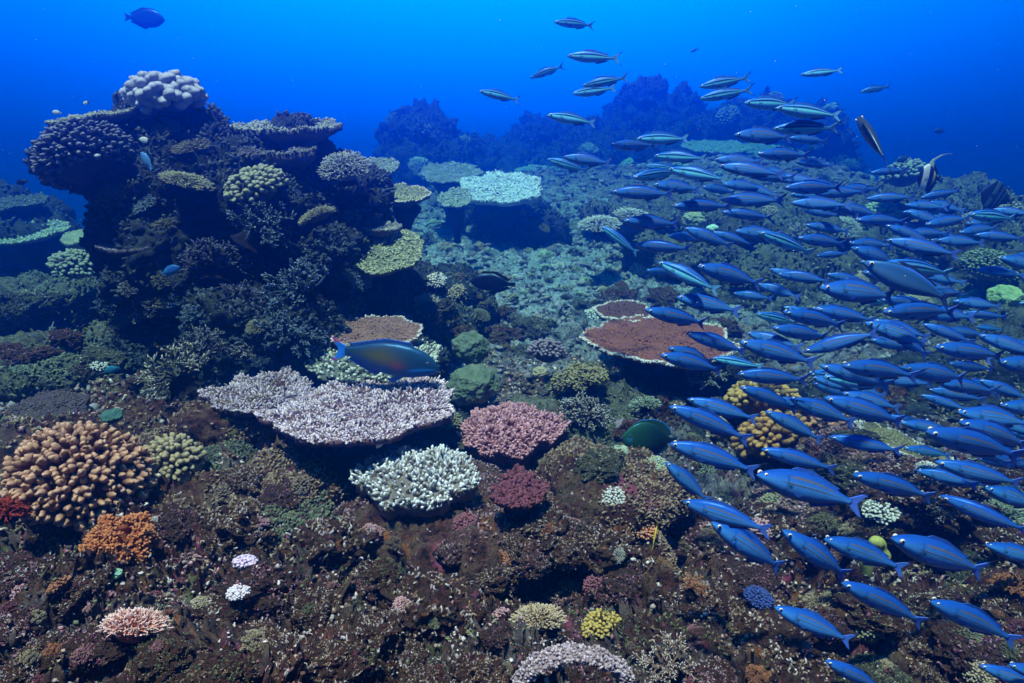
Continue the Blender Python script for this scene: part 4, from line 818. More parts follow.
# ---- the many smaller colonies that fill the reef
KW = {'cluster': 'knobbly coral', 'acro': 'finger coral', 'stag': 'staghorn coral', 'stub': 'bushy coral', 'soft': 'soft coral', 'boulder': 'boulder coral', 'lobed': 'leather coral', 'knob': 'finger coral'}
PALS = {'blue-grey': ((.03, .055, .065), (.22, .32, .36)), 'olive': ((.08, .08, .04), (.30, .30, .17)), 'tan': ((.14, .10, .055), (.46, .38, .24)), 'purple-grey': ((.08, .06, .08), (.34, .28, .34)), 'pale green': ((.12, .15, .09), (.46, .54, .38)),
        'dark brown': ((.06, .04, .03), (.22, .16, .11)), 'white-tipped': ((.10, .09, .07), (.70, .70, .62)), 'pink': ((.22, .08, .09), (.62, .36, .36)), 'maroon': ((.10, .03, .035), (.3, .11, .12)), 'rusty': ((.20, .07, .03), (.46, .2, .1))}
used_labels = set(o['label'] for o in bpy.data.objects if 'label' in o)
def relword(dx, dy):
    h = 'left of' if dx < 0 else 'right of'; v = 'above' if dy < 0 else 'below'
    if abs(dx) > 2.2 * abs(dy): return h
    if abs(dy) > 2.2 * abs(dx): return v
    return v + (' left of' if dx < 0 else ' right of')
pending = []
def near_label(pre, px, py, lands):
    """label from the nearest things one can find; later ones try the next nearest"""
    ds = sorted(lands, key=lambda l: (l[0] - px) ** 2 + (l[1] - py) ** 2)
    for l in ds[:4]:
        s_ = f'{pre} {relword(px - l[0], py - l[1])} the {l[2]}'
        if s_ not in used_labels and len(s_.split()) <= 16: used_labels.add(s_); return s_
    for i in range(3):
        for j in range(i + 1, 5):
            s_ = f'{pre} between the {ds[i][2]} and the {ds[j][2]}'
            if s_ not in used_labels and len(s_.split()) <= 16: used_labels.add(s_); return s_
    for j in range(5, 40):
        s_ = f'{pre} {relword(px - ds[j][0], py - ds[j][1])} the {ds[j][2]}'
        if s_ not in used_labels and len(s_.split()) <= 16: used_labels.add(s_); return s_
    return pre
base_land = list(LAND)
for (px_, py_, hw_, o_, w_, _m) in BOULD:
    tag(o_, near_label(('big ' if hw_ > 34 else 'small ' if hw_ < 22 else '') + w_, px_, py_, base_land), 'boulder', 'crusted boulders')
placed = [(l[0], l[1], 26) for l in LAND]
def fill(n, x0, x1, y0, y1, kinds, pals, s0, s1, gap=1.1, tries=14):
    rs = random.Random(int(x0 + y0 * 3 + n)); 
    for _ in range(n):
        for _t in range(tries):
            px, py = rs.uniform(x0, x1), rs.uniform(y0, y1); hw = rs.uniform(s0, s1)
            if all((px - a) ** 2 + (py - b_) ** 2 > ((hw + r) * gap * .8) ** 2 for a, b_, r in placed): break
        else: continue
        h = cast((0, 0, 0), ray(px, py).normalized())
        if h is None or h[0].y > 16: continue
        kd = rs.choice(kinds); pn = rs.choice(pals); b_, t_ = PALS[pn]; d = h[0].dot(CF)
        size = 'tiny' if hw < (s0 + s1) / 2 - (s1 - s0) * .2 else 'small'
        lb = near_label(f'{size} {pn} {KW[kd]}', px, py, base_land)
        n_ = h[1]; up = (Vector((0, 0, 1)) * 1.2 + n_).normalized(); 
        t = colony(kd, px, py, hw, lb, b_, t_, d + hw * d / F * .1, rs.randrange(2), rs.uniform(.75, 1.05), False, parts=(hw > 11), group='small colonies among the rubble')
        t.rotation_euler = up.to_track_quat('Z', 'Y').to_euler()
        placed.append((px, py, hw))
fill(40, 430, 660, 205, 300, ['stub', 'cluster', 'boulder', 'acro'], ['olive', 'pale green', 'white-tipped', 'tan'], 4, 9, .8)
fill(34, 430, 650, 225, 330, ['stub', 'cluster', 'boulder', 'acro'], ['olive', 'pale green', 'white-tipped', 'tan'], 6, 14, .9)
fill(26, 440, 720, 330, 470, ['stub', 'cluster', 'boulder', 'soft', 'acro'], ['olive', 'pale green', 'tan', 'dark brown', 'purple-grey'], 8, 18)
fill(26, 640, 1010, 190, 330, ['stub', 'cluster', 'boulder', 'acro'], ['olive', 'pale green', 'white-tipped', 'tan'], 9, 20, .8)
fill(30, 660, 1020, 330, 520, ['stub', 'cluster', 'acro', 'stag'], ['olive', 'pale green', 'dark brown', 'white-tipped', 'tan'], 10, 22, .8)
fill(46, 100, 430, 110, 370, ['stag', 'stub', 'acro', 'cluster', 'stag'], ['blue-grey', 'blue-grey', 'olive', 'white-tipped'], 10, 22, .8)
fill(20, 0, 200, 270, 400, ['stub', 'boulder', 'acro', 'stag'], ['olive', 'pale green', 'dark brown'], 9, 20)
fill(30, 390, 850, 95, 185, ['stub', 'cluster', 'boulder'], ['olive', 'pale green', 'purple-grey'], 7, 14)
fill(24, 150, 480, 430, 640, ['stub', 'cluster', 'soft', 'acro'], ['maroon', 'tan', 'pink', 'olive', 'dark brown'], 7, 15)
fill(22, 480, 760, 470, 670, ['stub', 'cluster', 'soft', 'acro'], ['maroon', 'rusty', 'pink', 'tan', 'dark brown', 'white-tipped'], 6, 15)
fill(18, 0, 200, 560, 680, ['stub', 'cluster', 'soft'], ['maroon', 'rusty', 'tan', 'pink'], 7, 14)
fill(24, 740, 1020, 500, 680, ['stub', 'cluster', 'acro', 'soft'], ['maroon', 'rusty', 'olive', 'tan', 'pink'], 8, 18)

#@@CORALS_END

# ------------------------------------------------------------------ fish
def lerp3(a, b, t): return np.array(a) * (1 - t)[:, None] + np.array(b) * t[:, None]
M_FISH = vcol_mat('scales', .34, .55); M_FISH.node_tree.nodes['Principled BSDF'].inputs['Specular Tint'].default_value = (.18, .5, 1, 1); 
m_, nt_, b_, _v = newmat('fin', .5, .3); at_ = nt_.nodes.new('ShaderNodeAttribute'); at_.attribute_name = 'Col'
nt_.links.new(at_.outputs['Color'], b_.inputs['Base Color']); M_FIN = m_
m_, nt_, b_, _v = newmat('eye', .12, .6); at_ = nt_.nodes.new('ShaderNodeAttribute'); at_.attribute_name = 'Col'; nt_.links.new(at_.outputs['Color'], b_.inputs['Base Color']); M_EYE = m_
def fish_body(name, xs, up, lo, wd, colf, bend=0., ns=72, nt=112, flat=1.0):
    """loft from nose (x=0) to tail root; up/lo/wd are heights and half width at stations xs; length 1"""
    s_ = np.sin(np.linspace(0, 1, ns) * math.pi / 2) ** 1.0; s_ = np.linspace(0, 1, ns) ** 1.25 * xs[-1]
    def ip(y):   # smooth interpolation
        y = np.interp(s_, xs, y); 
        for _ in range(3): y[1:-1] = (y[:-2] + 2 * y[1:-1] + y[2:]) / 4
        return y
    U, Lo, W = ip(up), ip(lo), ip(wd); cz = (U + Lo) / 2; hz = (U - Lo) / 2
    th = np.arange(nt) * 2 * math.pi / nt
    v = np.zeros((ns, nt, 3)); v[..., 0] = s_[:, None]
    v[..., 1] = W[:, None] * np.sign(np.cos(th)) * np.abs(np.cos(th)) ** .85; v[..., 2] = cz[:, None] + hz[:, None] * np.sin(th)
    v = v.reshape(-1, 3); sv = np.repeat(s_, nt); tv = np.tile(np.sin(th), ns)
    col = colf(sv, tv, v)
    a = (np.arange(ns - 1)[:, None] * nt + np.arange(nt)[None]).ravel(); a2 = (np.arange(ns - 1)[:, None] * nt + ((np.arange(nt) + 1) % nt)[None]).ravel()
    q = np.stack([a, a2, a2 + nt, a + nt], 1)
    e0, e1 = len(v), len(v) + 1
    v = np.concatenate([v, [[-.004, 0, cz[0]], [xs[-1] + .004, 0, cz[-1]]]]); col = np.concatenate([col, col[:1], col[-2:-1]])
    t = np.concatenate([np.stack([np.full(nt, e0), (np.arange(nt) + 1) % nt, np.arange(nt)], 1), np.stack([np.full(nt, e1), (ns - 1) * nt + np.arange(nt), (ns - 1) * nt + (np.arange(nt) + 1) % nt], 1)])
    v = v - np.array([.45, 0, 0]); v[:, 1] += bend * v[:, 0] ** 2 * np.where(v[:, 0] > 0, 1, .4)
    return mesh_np(name, v, q, t, M_FISH, None, col)
def fin_me(name, pts, colf, thick=.006, bend=0., plane='xz'):
    """a thin solid fin from an outline, fan-filled from rows between a root line and an edge line: pts = (root list, edge list)"""
    root, edge = np.array(pts[0], float), np.array(pts[1], float); n = 34; k = 14
    ti = np.linspace(0, 1, n); tr = np.linspace(0, 1, len(root)); te = np.linspace(0, 1, len(edge))
    A = np.stack([np.interp(ti, tr, root[:, i]) for i in (0, 1)], 1); B = np.stack([np.interp(ti, te, edge[:, i]) for i in (0, 1)], 1)
    g = A[:, None] * (1 - np.linspace(0, 1, k))[None, :, None] + B[:, None] * np.linspace(0, 1, k)[None, :, None]
    g = g.reshape(-1, 2); f = np.tile(np.linspace(0, 1, k), n); u = np.repeat(ti, k)
    x, z = g[:, 0], g[:, 1]; rip = .10 * thick * np.sin(u * 60)
    hw = thick / 2 * (1 - f * .7)
    v1 = np.stack([x, hw + rip, z], 1); v2 = np.stack([x, -hw + rip, z], 1); v = np.concatenate([v1, v2]); col = colf(np.concatenate([x, x]), np.concatenate([z, z]), np.concatenate([f, f]))
    i = (np.arange(n - 1)[:, None] * k + np.arange(k - 1)[None]).ravel(); qa = np.stack([i, i + 1, i + k + 1, i + k], 1); m = n * k
    q = [qa[:, ::-1], qa + m]
    bd = list(range(0, k)) + [j * k + k - 1 for j in range(1, n)] + [(n - 1) * k + j for j in range(k - 2, -1, -1)] + [j * k for j in range(n - 2, 0, -1)]
    bd = np.array(bd); b2 = np.roll(bd, -1); q.append(np.stack([bd, b2, b2 + m, bd + m], 1))
    v = v - np.array([.45, 0, 0]); v[:, 1] += bend * v[:, 0] ** 2 * np.where(v[:, 0] > 0, 1, .4)
    return mesh_np(name, v, np.concatenate(q), None, M_FIN, None, col)
def eye_me(r, side, x, z, y, iris=(.75, .72, .6)):
    v0, t0 = ico(3); v = v0 * r * np.array([1, .55, 1]) + np.array([x - .45, (y + .003) * side, z])
    d = np.hypot(v0[:, 0], v0[:, 2]); c = np.where((d < .66)[:, None], np.array([.002, .002, .003]), np.array(iris)); return mesh_np('eye', v, None, t0, M_EYE, None, c)
def sm(x, a, b): t = np.clip((x - a) / (b - a), 0, 1); return t * t * (3 - 2 * t)
def fusilier_col(kind):
    def f(s_, t, v):
        if kind == 'blue':
            c = lerp3((.012, .10, .48), (.07, .34, .85), sm(-t, -.9, .2)); c = c * (1 - .35 * sm(-t, .35, .95))[:, None]  # mid-flank lightened: a pale sheen put into the blue body colour
            c = c * (1 - .25 * sm(t, .75, 1))[:, None]
            l1 = np.exp(-((t - (.10 - .0 * s_)) / .050) ** 2) * sm(s_, .16, .26); l2 = np.exp(-((t - (.62 - .15 * s_)) / .06) ** 2) * sm(s_, .22, .3) * sm(-s_, -.72, -.6)
            line = np.array((.22, .17, .01)); edge = np.exp(-((t - .17) / .035) ** 2) * sm(s_, .2, .3)
            c = c * (1 - .98 * l1[:, None]) + line * l1[:, None] * .45; c = c * (1 - .96 * l2[:, None]) + line * l2[:, None] * .9; c = c + edge[:, None] * np.array((.05, .09, .1))
        else:
            c = lerp3((.02, .16, .6), (.14, .62, 1.0), sm(-t, -.25, .1))  # flank and belly colour lightened where light from above leaves them dark
            c = c * (1 - .15 * sm(-t, .55, 1))[:, None]
            cyan = np.exp(-((t - .02) / .16) ** 2); c = c * (1 - cyan[:, None]) + np.array((.20, .98, 1.0)) * cyan[:, None]
            bl = np.exp(-((t - .34) / .095) ** 4) * sm(s_, .06, .12); c = c * (1 - bl[:, None]) + np.array((.004, .006, .012)) * bl[:, None]
            b2 = np.exp(-((t - .60) / .07) ** 2) * sm(s_, .15, .2); c = c * (1 - .7 * b2[:, None]) + np.array((.2, .55, .6)) * b2[:, None] * .7
            b3 = np.exp(-((t - .85) / .08) ** 2) * sm(s_, .15, .2); c = c * (1 - .9 * b3[:, None])
        # small black spot at the pectoral base, dark nose tip, gill edge
        sp = np.exp(-(((s_ - .262) / .017) ** 2 + ((t + .12) / .15) ** 2)); c = c * (1 - .95 * sp[:, None])
        g = np.exp(-((s_ - (.215 + .02 * (1 - t * t))) / .006) ** 2) * (np.abs(t) < .7); c = c * (1 - .45 * g[:, None])
        nose = 1 - sm(s_, 0, .03); c = c * (1 - .5 * nose[:, None])
        return c
    return f
XS = [0, .02, .06, .12, .2, .3, .42, .54, .66, .76, .82]
FU = [.004, .022, .042, .066, .090, .108, .113, .098, .066, .034, .024]
FL = [-.006, -.020, -.038, -.060, -.082, -.098, -.100, -.084, -.054, -.027, -.019]
FW = [.005, .018, .033, .046, .057, .062, .060, .050, .034, .017, .010]
def tail_col(kind):
    def f(x, z, e):
        c0 = np.array((.06, .16, .6)) if kind == 'blue' else np.array((.12, .4, .7)); c = np.broadcast_to(c0, (len(x), 3)).copy()
        tip = sm(np.abs(z), .078, .090); return c * (1 - tip[:, None]) + np.array((.006, .006, .01)) * tip[:, None]
    return f
FUS = []
for kind in ('blue', 'striped'):
    for bend in (-.24, -.10, 0., .10, .22):
        fc = lambda x, z, e, k=kind: np.broadcast_to(np.array((.03, .12, .5)), (len(x), 3)) * (1 - .3 * e[:, None])
        y_e = .034
        tl = fin_me('tail_fin', ([(.80, .024), (.80, -.018)], [(.985, .140), (.93, .085), (.885, .02), (.875, 0), (.885, -.02), (.93, -.085), (.985, -.135)]), tail_col(kind), .010, bend)
        FUS.append(dict(kind=kind, body=fish_body('body', XS, FU, FL, FW, fusilier_col(kind), bend),
            tail_fin=tl, dorsal_fin=fin_me('dorsal_fin', ([(.27, .108), (.45, .112), (.70, .052)], [(.31, .135), (.45, .138), (.72, .068)]), fc, .005, bend),
            anal_fin=fin_me('anal_fin', ([(.50, -.090), (.70, -.046)], [(.53, -.118), (.72, -.062)]), fc, .005, bend),
            pectoral_fin=fin_me('pectoral_fin', ([(.262, -.012), (.262, -.034)], [(.40, -.050), (.36, -.074)]), fc, .004, 0),
            eyeL=eye_me(.0195, -1, .062, .016, .031), eyeR=eye_me(.0195, 1, .062, .016, .031)))
def put_fish(parts, name, label, cat, A, B, length=None, roll=0., group=None, deep=1.0):
    """nose at A, tail tip at B, back upwards"""
    L = (B - A).length if length is None else length
    xa = (B - A).normalized(); za = Vector((0, 0, 1)); za = (za - xa * za.dot(xa)).normalized(); ya = za.cross(xa)
    rot = Matrix((xa, ya, za)).transposed() @ Matrix.Rotation(roll, 3, 'X')
    o = bpy.data.objects.new(name, None); COL.objects.link(o); o.empty_display_size = .03
    o.location = A + (B - A) * .45; o.rotation_euler = rot.to_euler(); o.scale = (L, L, L * deep); tag(o, label, cat, group)
    for nm, me in parts:
        c = link(nm, me, o)
        if nm == 'pectoral_fin': c.location = (0, -.055 if me.get('side', -1) < 0 else .055, 0); c.rotation_euler = (0, 0, 0)
    return o
# measured on the photograph: nose x,y  tail x,y  (s = silver striped look, else blue)
FL_ = """554 22 597 26 s|567 56 624 59 s|530 78 566 65 s|582 86 631 77 s|572 94 618 88 s|479 91 522 101 s|547 115 600 124 s|699 87 753 77 s|699 99 756 89 s|800 75 846 70 s
744 103 800 105 s|775 108 846 117 s|772 129 844 128 s|734 135 797 138|789 138 832 142|757 154 814 156|714 160 768 162|718 166 790 176|636 139 693 139 s|654 156 711 159 s
668 169 733 181 s|632 178 685 171 s|611 192 679 195|547 159 592 173 s|563 157 615 164|611 145 660 146|653 185 704 190|672 206 736 206|623 221 683 225|601 226 641 256 s
634 245 696 250|684 228 737 249|712 232 758 247|702 187 738 193|722 184 769 189|783 188 848 188|721 200 789 201|721 212 778 219|758 232 818 256 s|803 211 844 217
658 262 724 294 s|697 266 766 286|757 284 804 299|777 274 835 282|826 274 876 287|820 288 902 298|855 220 912 222|865 199 920 197|920 198 965 190|910 216 953 206
925 225 976 217|959 233 1002 227|968 224 1011 219|885 240 967 257|849 243 895 246|880 264 958 275 s|838 190 882 189|800 183 848 190|805 225 853 232|797 238 850 245
816 256 852 253|930 240 968 243|1011 257 1058 256|676 297 745 313|645 310 712 326|686 333 752 354|660 355 727 372|668 348 718 364|712 358 768 368 s|756 314 802 325 s
737 374 814 381|772 328 834 339|746 333 808 350|739 342 822 365|740 387 802 411|687 399 764 422|669 406 757 443|669 443 765 474|665 462 712 505|683 501 779 534
761 449 843 472|755 474 866 506|765 411 827 443|775 398 830 414|790 399 860 425|783 312 849 327|816 309 880 322|882 312 961 311|803 352 886 331|881 323 933 360
820 366 900 389|841 365 922 376|902 368 974 381|824 398 912 426|812 383 859 399|922 324 980 346|935 347 1010 358|926 389 992 402|920 395 974 412|978 380 1036 402
1000 405 1060 412|961 313 1013 318|976 327 1004 330|957 412 1037 425|959 422 1033 448|925 431 1028 458|935 462 1032 488|916 470 984 487|829 437 910 454|852 474 939 499
940 496 1040 538|783 531 855 583|712 523 790 575|823 538 909 570|891 538 992 575|841 582 931 626|929 600 1022 642|774 607 859 645|825 660 890 694|979 665 1052 692
1008 664 1078 688|984 544 1056 566|985 488 1046 510|1000 345 1058 352|998 362 1062 372|860 92 893 86 s|933 290 972 297|953 301 1007 308|1019 303 1068 312|790 203 856 206
816 194 870 191|870 173 911 170|690 52 700 48|795 162 838 166|748 176 800 178|668 236 716 240|905 205 950 208|860 262 905 266|880 300 930 305|905 283 955 290|942 330 990 336|870 340 925 350"""
FISH = []
for row in FL_.replace('\n', '|').split('|'):
    a = row.split()
    if len(a) >= 4: FISH.append(([float(x) for x in a[:4]], len(a) > 4))
rs_ = random.Random(11)
while len(FISH) < 208:      # fainter fish deeper in the shoal, seen between the near ones
    x0 = rs_.uniform(640, 1010); y0 = rs_.uniform(150, 420) if rs_.random() < .8 else rs_.uniform(420, 520)
    if x0 < 760 + (y0 - 330) * 1.0 and y0 > 300: continue
    if x0 > 860 and y0 < 200: continue
    lp = rs_.uniform(34, 58) if y0 < 300 else rs_.uniform(48, 74); a_ = R_(rs_.uniform(0, 22)); FISH.append(([x0, y0, x0 + lp * math.cos(a_), y0 + lp * math.sin(a_)], rs_.random() < .12))
EXL = [(x, y, l) for (x, y, l) in LAND if x > 430] + [(647, 438, 'green surgeonfish'), (930, 177, 'striped black and white fish'), (997, 197, 'round dark fish'), (905, 290, 'big slate-blue fish'), (878, 145, 'diving olive-backed fish')]
items = []
for (x0, y0, x1, y1), st in FISH:
    lp = math.hypot(x1 - x0, y1 - y0); yaw = rng.uniform(-22, 22); L = .235 * rng.uniform(.95, 1.05)
    d = L * math.cos(R_(yaw)) * F / lp
    if lp < 20: d = 6.0; L = .10; yaw = 0
    clear = 99
    for f in (0, .25, .5, .75, 1):
        r = ray(x0 + (x1 - x0) * f, y0 + (y1 - y0) * f + lp * .07); h = cast((0, 0, 0), r.normalized())
        if h: clear = min(clear, h[0].dot(CF))
    if d > clear - .22: d = max(.6, clear - .22)
    dz = lp * d / F * math.tan(R_(yaw))
    A, B = P(x0, y0, d - dz / 2), P(x1, y1, d + dz / 2)
    items.append([A, B, st, lp, (x0, y0, x1, y1)])
# words for each fish: size, tilt, look, and what it is next to
def tiltw(q):
    a = math.degrees(math.atan2(q[3] - q[1], q[2] - q[0]))
    return 'tail-up' if a < -6 else 'level' if a < 7 else 'nose-up' if a < 20 else 'steeply nose-up'
def sizew(l): return 'tiny distant' if l < 48 else 'small' if l < 62 else 'mid-sized' if l < 80 else 'large'
for i_, (A, B, st, lp, q) in enumerate(items):
    mx, my = (q[0] + q[2]) / 2, (q[1] + q[3]) / 2
    lb = near_label(f"{sizew(lp)} {tiltw(q)} {'silver-striped' if st else 'blue'} fusilier", mx, my, EXL)
    v = FUS[(5 if st else 0) + int(rng.integers(0, 5))]
    parts = [('body', v['body']), ('tail_fin', v['tail_fin']), ('dorsal_fin', v['dorsal_fin']), ('anal_fin', v['anal_fin']), ('pectoral_fin', v['pectoral_fin']), ('eye', v['eyeL']), ('eye', v['eyeR'])]
    o = put_fish(parts, 'fusilier', lb, 'fish', A, B, roll=R_(rng.uniform(-9, 14)), group='shoal of blue fusiliers', deep=rng.uniform(.82, .94) if st else rng.uniform(.86, 1.04))
    if lp > 84 and mx > 650 and not st: pass

# ---- other fish
def simple_fish(name, label, cat, A, B, up, lo, wd, xs, colf, tail, fins, eye, bend=0., group=None, roll=0., land=None):
    parts = [('body', fish_body('body', xs, up, lo, wd, colf, bend))]
    for nm, (rt, ed), cf, th in fins + [('tail_fin', tail[0], tail[1], .012)]: parts.append((nm, fin_me(nm, (rt, ed), cf, th, bend)))
    ex, ez, ey, er, ic = eye; parts += [('eye', eye_me(er, -1, ex, ez, ey, ic)), ('eye', eye_me(er, 1, ex, ez, ey, ic))]
    o = put_fish(parts, name, label, cat, A, B, roll=roll, group=group)
    return o
def flatc(c, edge=None, e0=.75):
    def f(x, z, e):
        k = np.broadcast_to(np.array(c), (len(x), 3)).copy()
        if edge is not None: w_ = sm(e, e0, e0 + .12)[:, None]; k = k * (1 - w_) + np.array(edge) * w_
        return k
    return f
XG = [0, .03, .08, .16, .26, .38, .5, .62, .72, .80, .86]
# parrotfish: nose right
def parrot_c(s_, t, v):
    c = lerp3((.012, .055, .11), (.015, .10, .36), sm(-t, -.1, .9)); r = np.exp(-(((s_ - .52) / .17) ** 2 + ((t - .1) / .55) ** 2))[:, None]
    c = c * (1 - r) + np.array((.12, .11, .02)) * r; k = np.exp(-(((s_ - .36) / .07) ** 2 + ((t + .25) / .3) ** 2))[:, None]; c = c * (1 - k * .7) + np.array((.3, .06, .05)) * k * .7
    st = np.exp(-((t + .28 + (s_ - .1) * 1.2) / .10) ** 2) * (1 - sm(s_, .2, .3)); c = c * (1 - st[:, None]) + np.array((.03, .35, .95)) * st[:, None]; return c
def ptail(x, z, e):
    c = np.broadcast_to(np.array((.02, .22, .85)), (len(x), 3)).copy(); w_ = sm(np.abs(z), .07, .085)[:, None]; return c * (1 - w_) + np.array((.5, .05, .25)) * w_
simple_fish('parrotfish', 'blue and green parrotfish with forked pink-edged tail, swimming right over the broad white table', 'parrotfish', P(439, 368, 2.72), P(330, 349, 2.76),
    [.0, .04, .085, .125, .150, .158, .148, .118, .08, .055, .045], [-.03, -.055, -.085, -.11, -.135, -.145, -.135, -.10, -.06, -.035, -.03], [.01, .03, .045, .06, .068, .07, .062, .048, .03, .018, .012], XG, parrot_c,
    (([(.84, .044), (.84, -.03)], [(1.0, .125), (.95, .06), (.925, .01), (.94, -.05), (.99, -.115)]), ptail),
    [('dorsal_fin', ([(.24, .145), (.5, .145), (.8, .052)], [(.27, .185), (.5, .185), (.83, .085)]), flatc((.015, .06, .25), (.02, .12, .5)), .008),
     ('anal_fin', ([(.52, -.13), (.8, -.032)], [(.56, -.17), (.83, -.065)]), flatc((.02, .1, .4)), .008), ('pelvic_fin', ([(.30, -.135), (.37, -.14)], [(.40, -.215), (.46, -.185)]), flatc((.02, .14, .5)), .006),
     ('pectoral_fin', ([(.27, -.0), (.27, -.04)], [(.40, .03), (.40, -.05)]), flatc((.02, .08, .3)), .006)], (.10, .035, .040, .013, (.25, .2, .1)))
dk = lambda c: (lambda s_, t, v: np.broadcast_to(np.array(c), (len(s_), 3)) * (1 - .3 * t[:, None]))
OV = ([.0, .05, .10, .16, .20, .215, .20, .155, .10, .055, .04], [-.01, -.05, -.10, -.155, -.19, -.205, -.19, -.15, -.09, -.05, -.035], [.01, .025, .04, .055, .06, .06, .055, .045, .028, .015, .01])
def ovfin(c, e=None): return [('dorsal_fin', ([(.2, .185), (.5, .195), (.8, .055)], [(.26, .235), (.55, .25), (.86, .10)]), flatc(c, e), .008), ('anal_fin', ([(.4, -.2), (.8, -.05)], [(.48, -.25), (.86, -.095)]), flatc(c, e), .008),
    ('pectoral_fin', ([(.27, .02), (.27, -.04)], [(.40, .04), (.39, -.08)]), flatc(c), .006)]
def ovtail(c, w_=.13): return (([(.84, .04), (.84, -.035)], [(.99, w_), (.965, .03), (.965, -.03), (.99, -w_)]), flatc(c))
simple_fish('damselfish', 'plain black oval fish over the sandy flat in the centre', 'fish', P(470, 281, 3.9), P(517, 285, 3.9), *[[x * .85 for x in OV[0]], [x * .85 for x in OV[1]], OV[2]], XG, dk((.008, .007, .012)), ovtail((.008, .007, .012), .05), ovfin((.006, .006, .01)), (.1, .03, .04, .012, (.03, .03, .03)))
def surg_c(s_, t, v):
    c = lerp3((.02, .10, .05), (.008, .035, .045), sm(s_, .15, .7)); k = np.exp(-(((s_ - .12) / .045) ** 2 + ((t + .15) / .25) ** 2))[:, None]; return c * (1 - k) + np.array((.03, .22, .35)) * k
simple_fish('surgeonfish', 'dark green oval surgeonfish with a blue-edged back fin, left of the lower fusiliers', 'surgeonfish', P(622, 437, 2.45), P(678, 441, 2.5), [x * 1.35 for x in OV[0]], [x * 1.3 for x in OV[1]], OV[2], XG, surg_c, ovtail((.01, .05, .04), .09),
    [('dorsal_fin', ([(.14, .20), (.5, .27), (.8, .075)], [(.16, .25), (.3, .32), (.5, .35), (.7, .30), (.82, .20), (.86, .11)]), flatc((.015, .07, .05), (.02, .2, .6), .82), .008), ('anal_fin', ([(.32, -.25), (.8, -.06)], [(.35, -.29), (.5, -.33), (.7, -.27), (.84, -.15), (.86, -.10)]), flatc((.01, .04, .06), (.02, .12, .4), .82), .008),
     ('pectoral_fin', ([(.25, .0), (.25, -.06)], [(.38, .05), (.38, -.08)]), flatc((.02, .12, .08)), .006)], (.11, .05, .045, .016, (.1, .15, .1)))
# striped black and white fish with trailing fin, seen near the right reef
def idol_c(s_, t, v):
    w_ = (sm(s_, .16, .19) * (1 - sm(s_, .40, .43)))[:, None]; y = (sm(s_, .60, .63) * (1 - sm(s_, .70, .73)))[:, None]
    c = np.broadcast_to(np.array((.01, .01, .012)), (len(s_), 3)); c = c * (1 - w_) + np.array((1.0, 1.0, 1.0)) * w_; return c * (1 - y) + np.array((.75, .7, .08)) * y
BN = ([.0, .05, .16, .30, .40, .43, .38, .27, .16, .08, .05], [-.02, -.06, -.16, -.29, -.39, -.42, -.36, -.25, -.14, -.07, -.05], [.01, .02, .035, .05, .055, .055, .05, .04, .025, .015, .01])
def idf(x, z, e):
    w_ = (1 - sm(x, .52, .6))[:, None]; return np.array((.01, .01, .01)) * (1 - w_) + np.array((.75, .85, .6)) * w_
simple_fish('bannerfish', 'black and white banded fish with yellow patch and long trailing back fin', 'fish', P(917, 177, 4.0), P(941, 179, 4.05), BN[0], BN[1], BN[2], XG, idol_c, ovtail((.02, .02, .02), .13),
    [('dorsal_fin', ([(.26, .34), (.45, .40), (.75, .14)], [(.32, .42), (.46, .60), (.58, .46), (.72, .32), (.84, .18)]), idf, .012), ('trailing_filament', ([(.40, .44), (.50, .62), (.80, .78), (1.25, .84)], [(.47, .42), (.58, .58), (.84, .74), (1.25, .835)]), flatc((.6, .8, .7)), .010), ('anal_fin', ([(.45, -.38), (.8, -.08)], [(.62, -.58), (.86, -.14)]), flatc((.01, .01, .01)), .01),
     ('pectoral_fin', ([(.28, .0), (.28, -.06)], [(.40, .03), (.40, -.1)]), flatc((.5, .5, .3)), .006)], (.13, .03, .035, .02, (.05, .05, .05)), roll=R_(4))
def angel_c(s_, t, v):
    c = np.broadcast_to(np.array((.012, .02, .03)), (len(s_), 3)).copy()
    for (a, wd) in ((.30, .016), (.36, .010), (.50, .008), (.62, .008)): k = np.exp(-((s_ - a - .06 * t) / wd) ** 2)[:, None]; c = c * (1 - k * .8) + np.array((.12, .3, .3)) * k * .8
    return c
simple_fish('angelfish', 'round dark fish with thin pale bars near the right edge of the reef', 'fish', P(981, 192, 4.3), P(1014, 202, 4.3), BN[0], BN[1], BN[2], XG, angel_c, ovtail((.03, .05, .02), .14), ovfin((.01, .02, .03)), (.13, .03, .035, .018, (.05, .05, .05)))
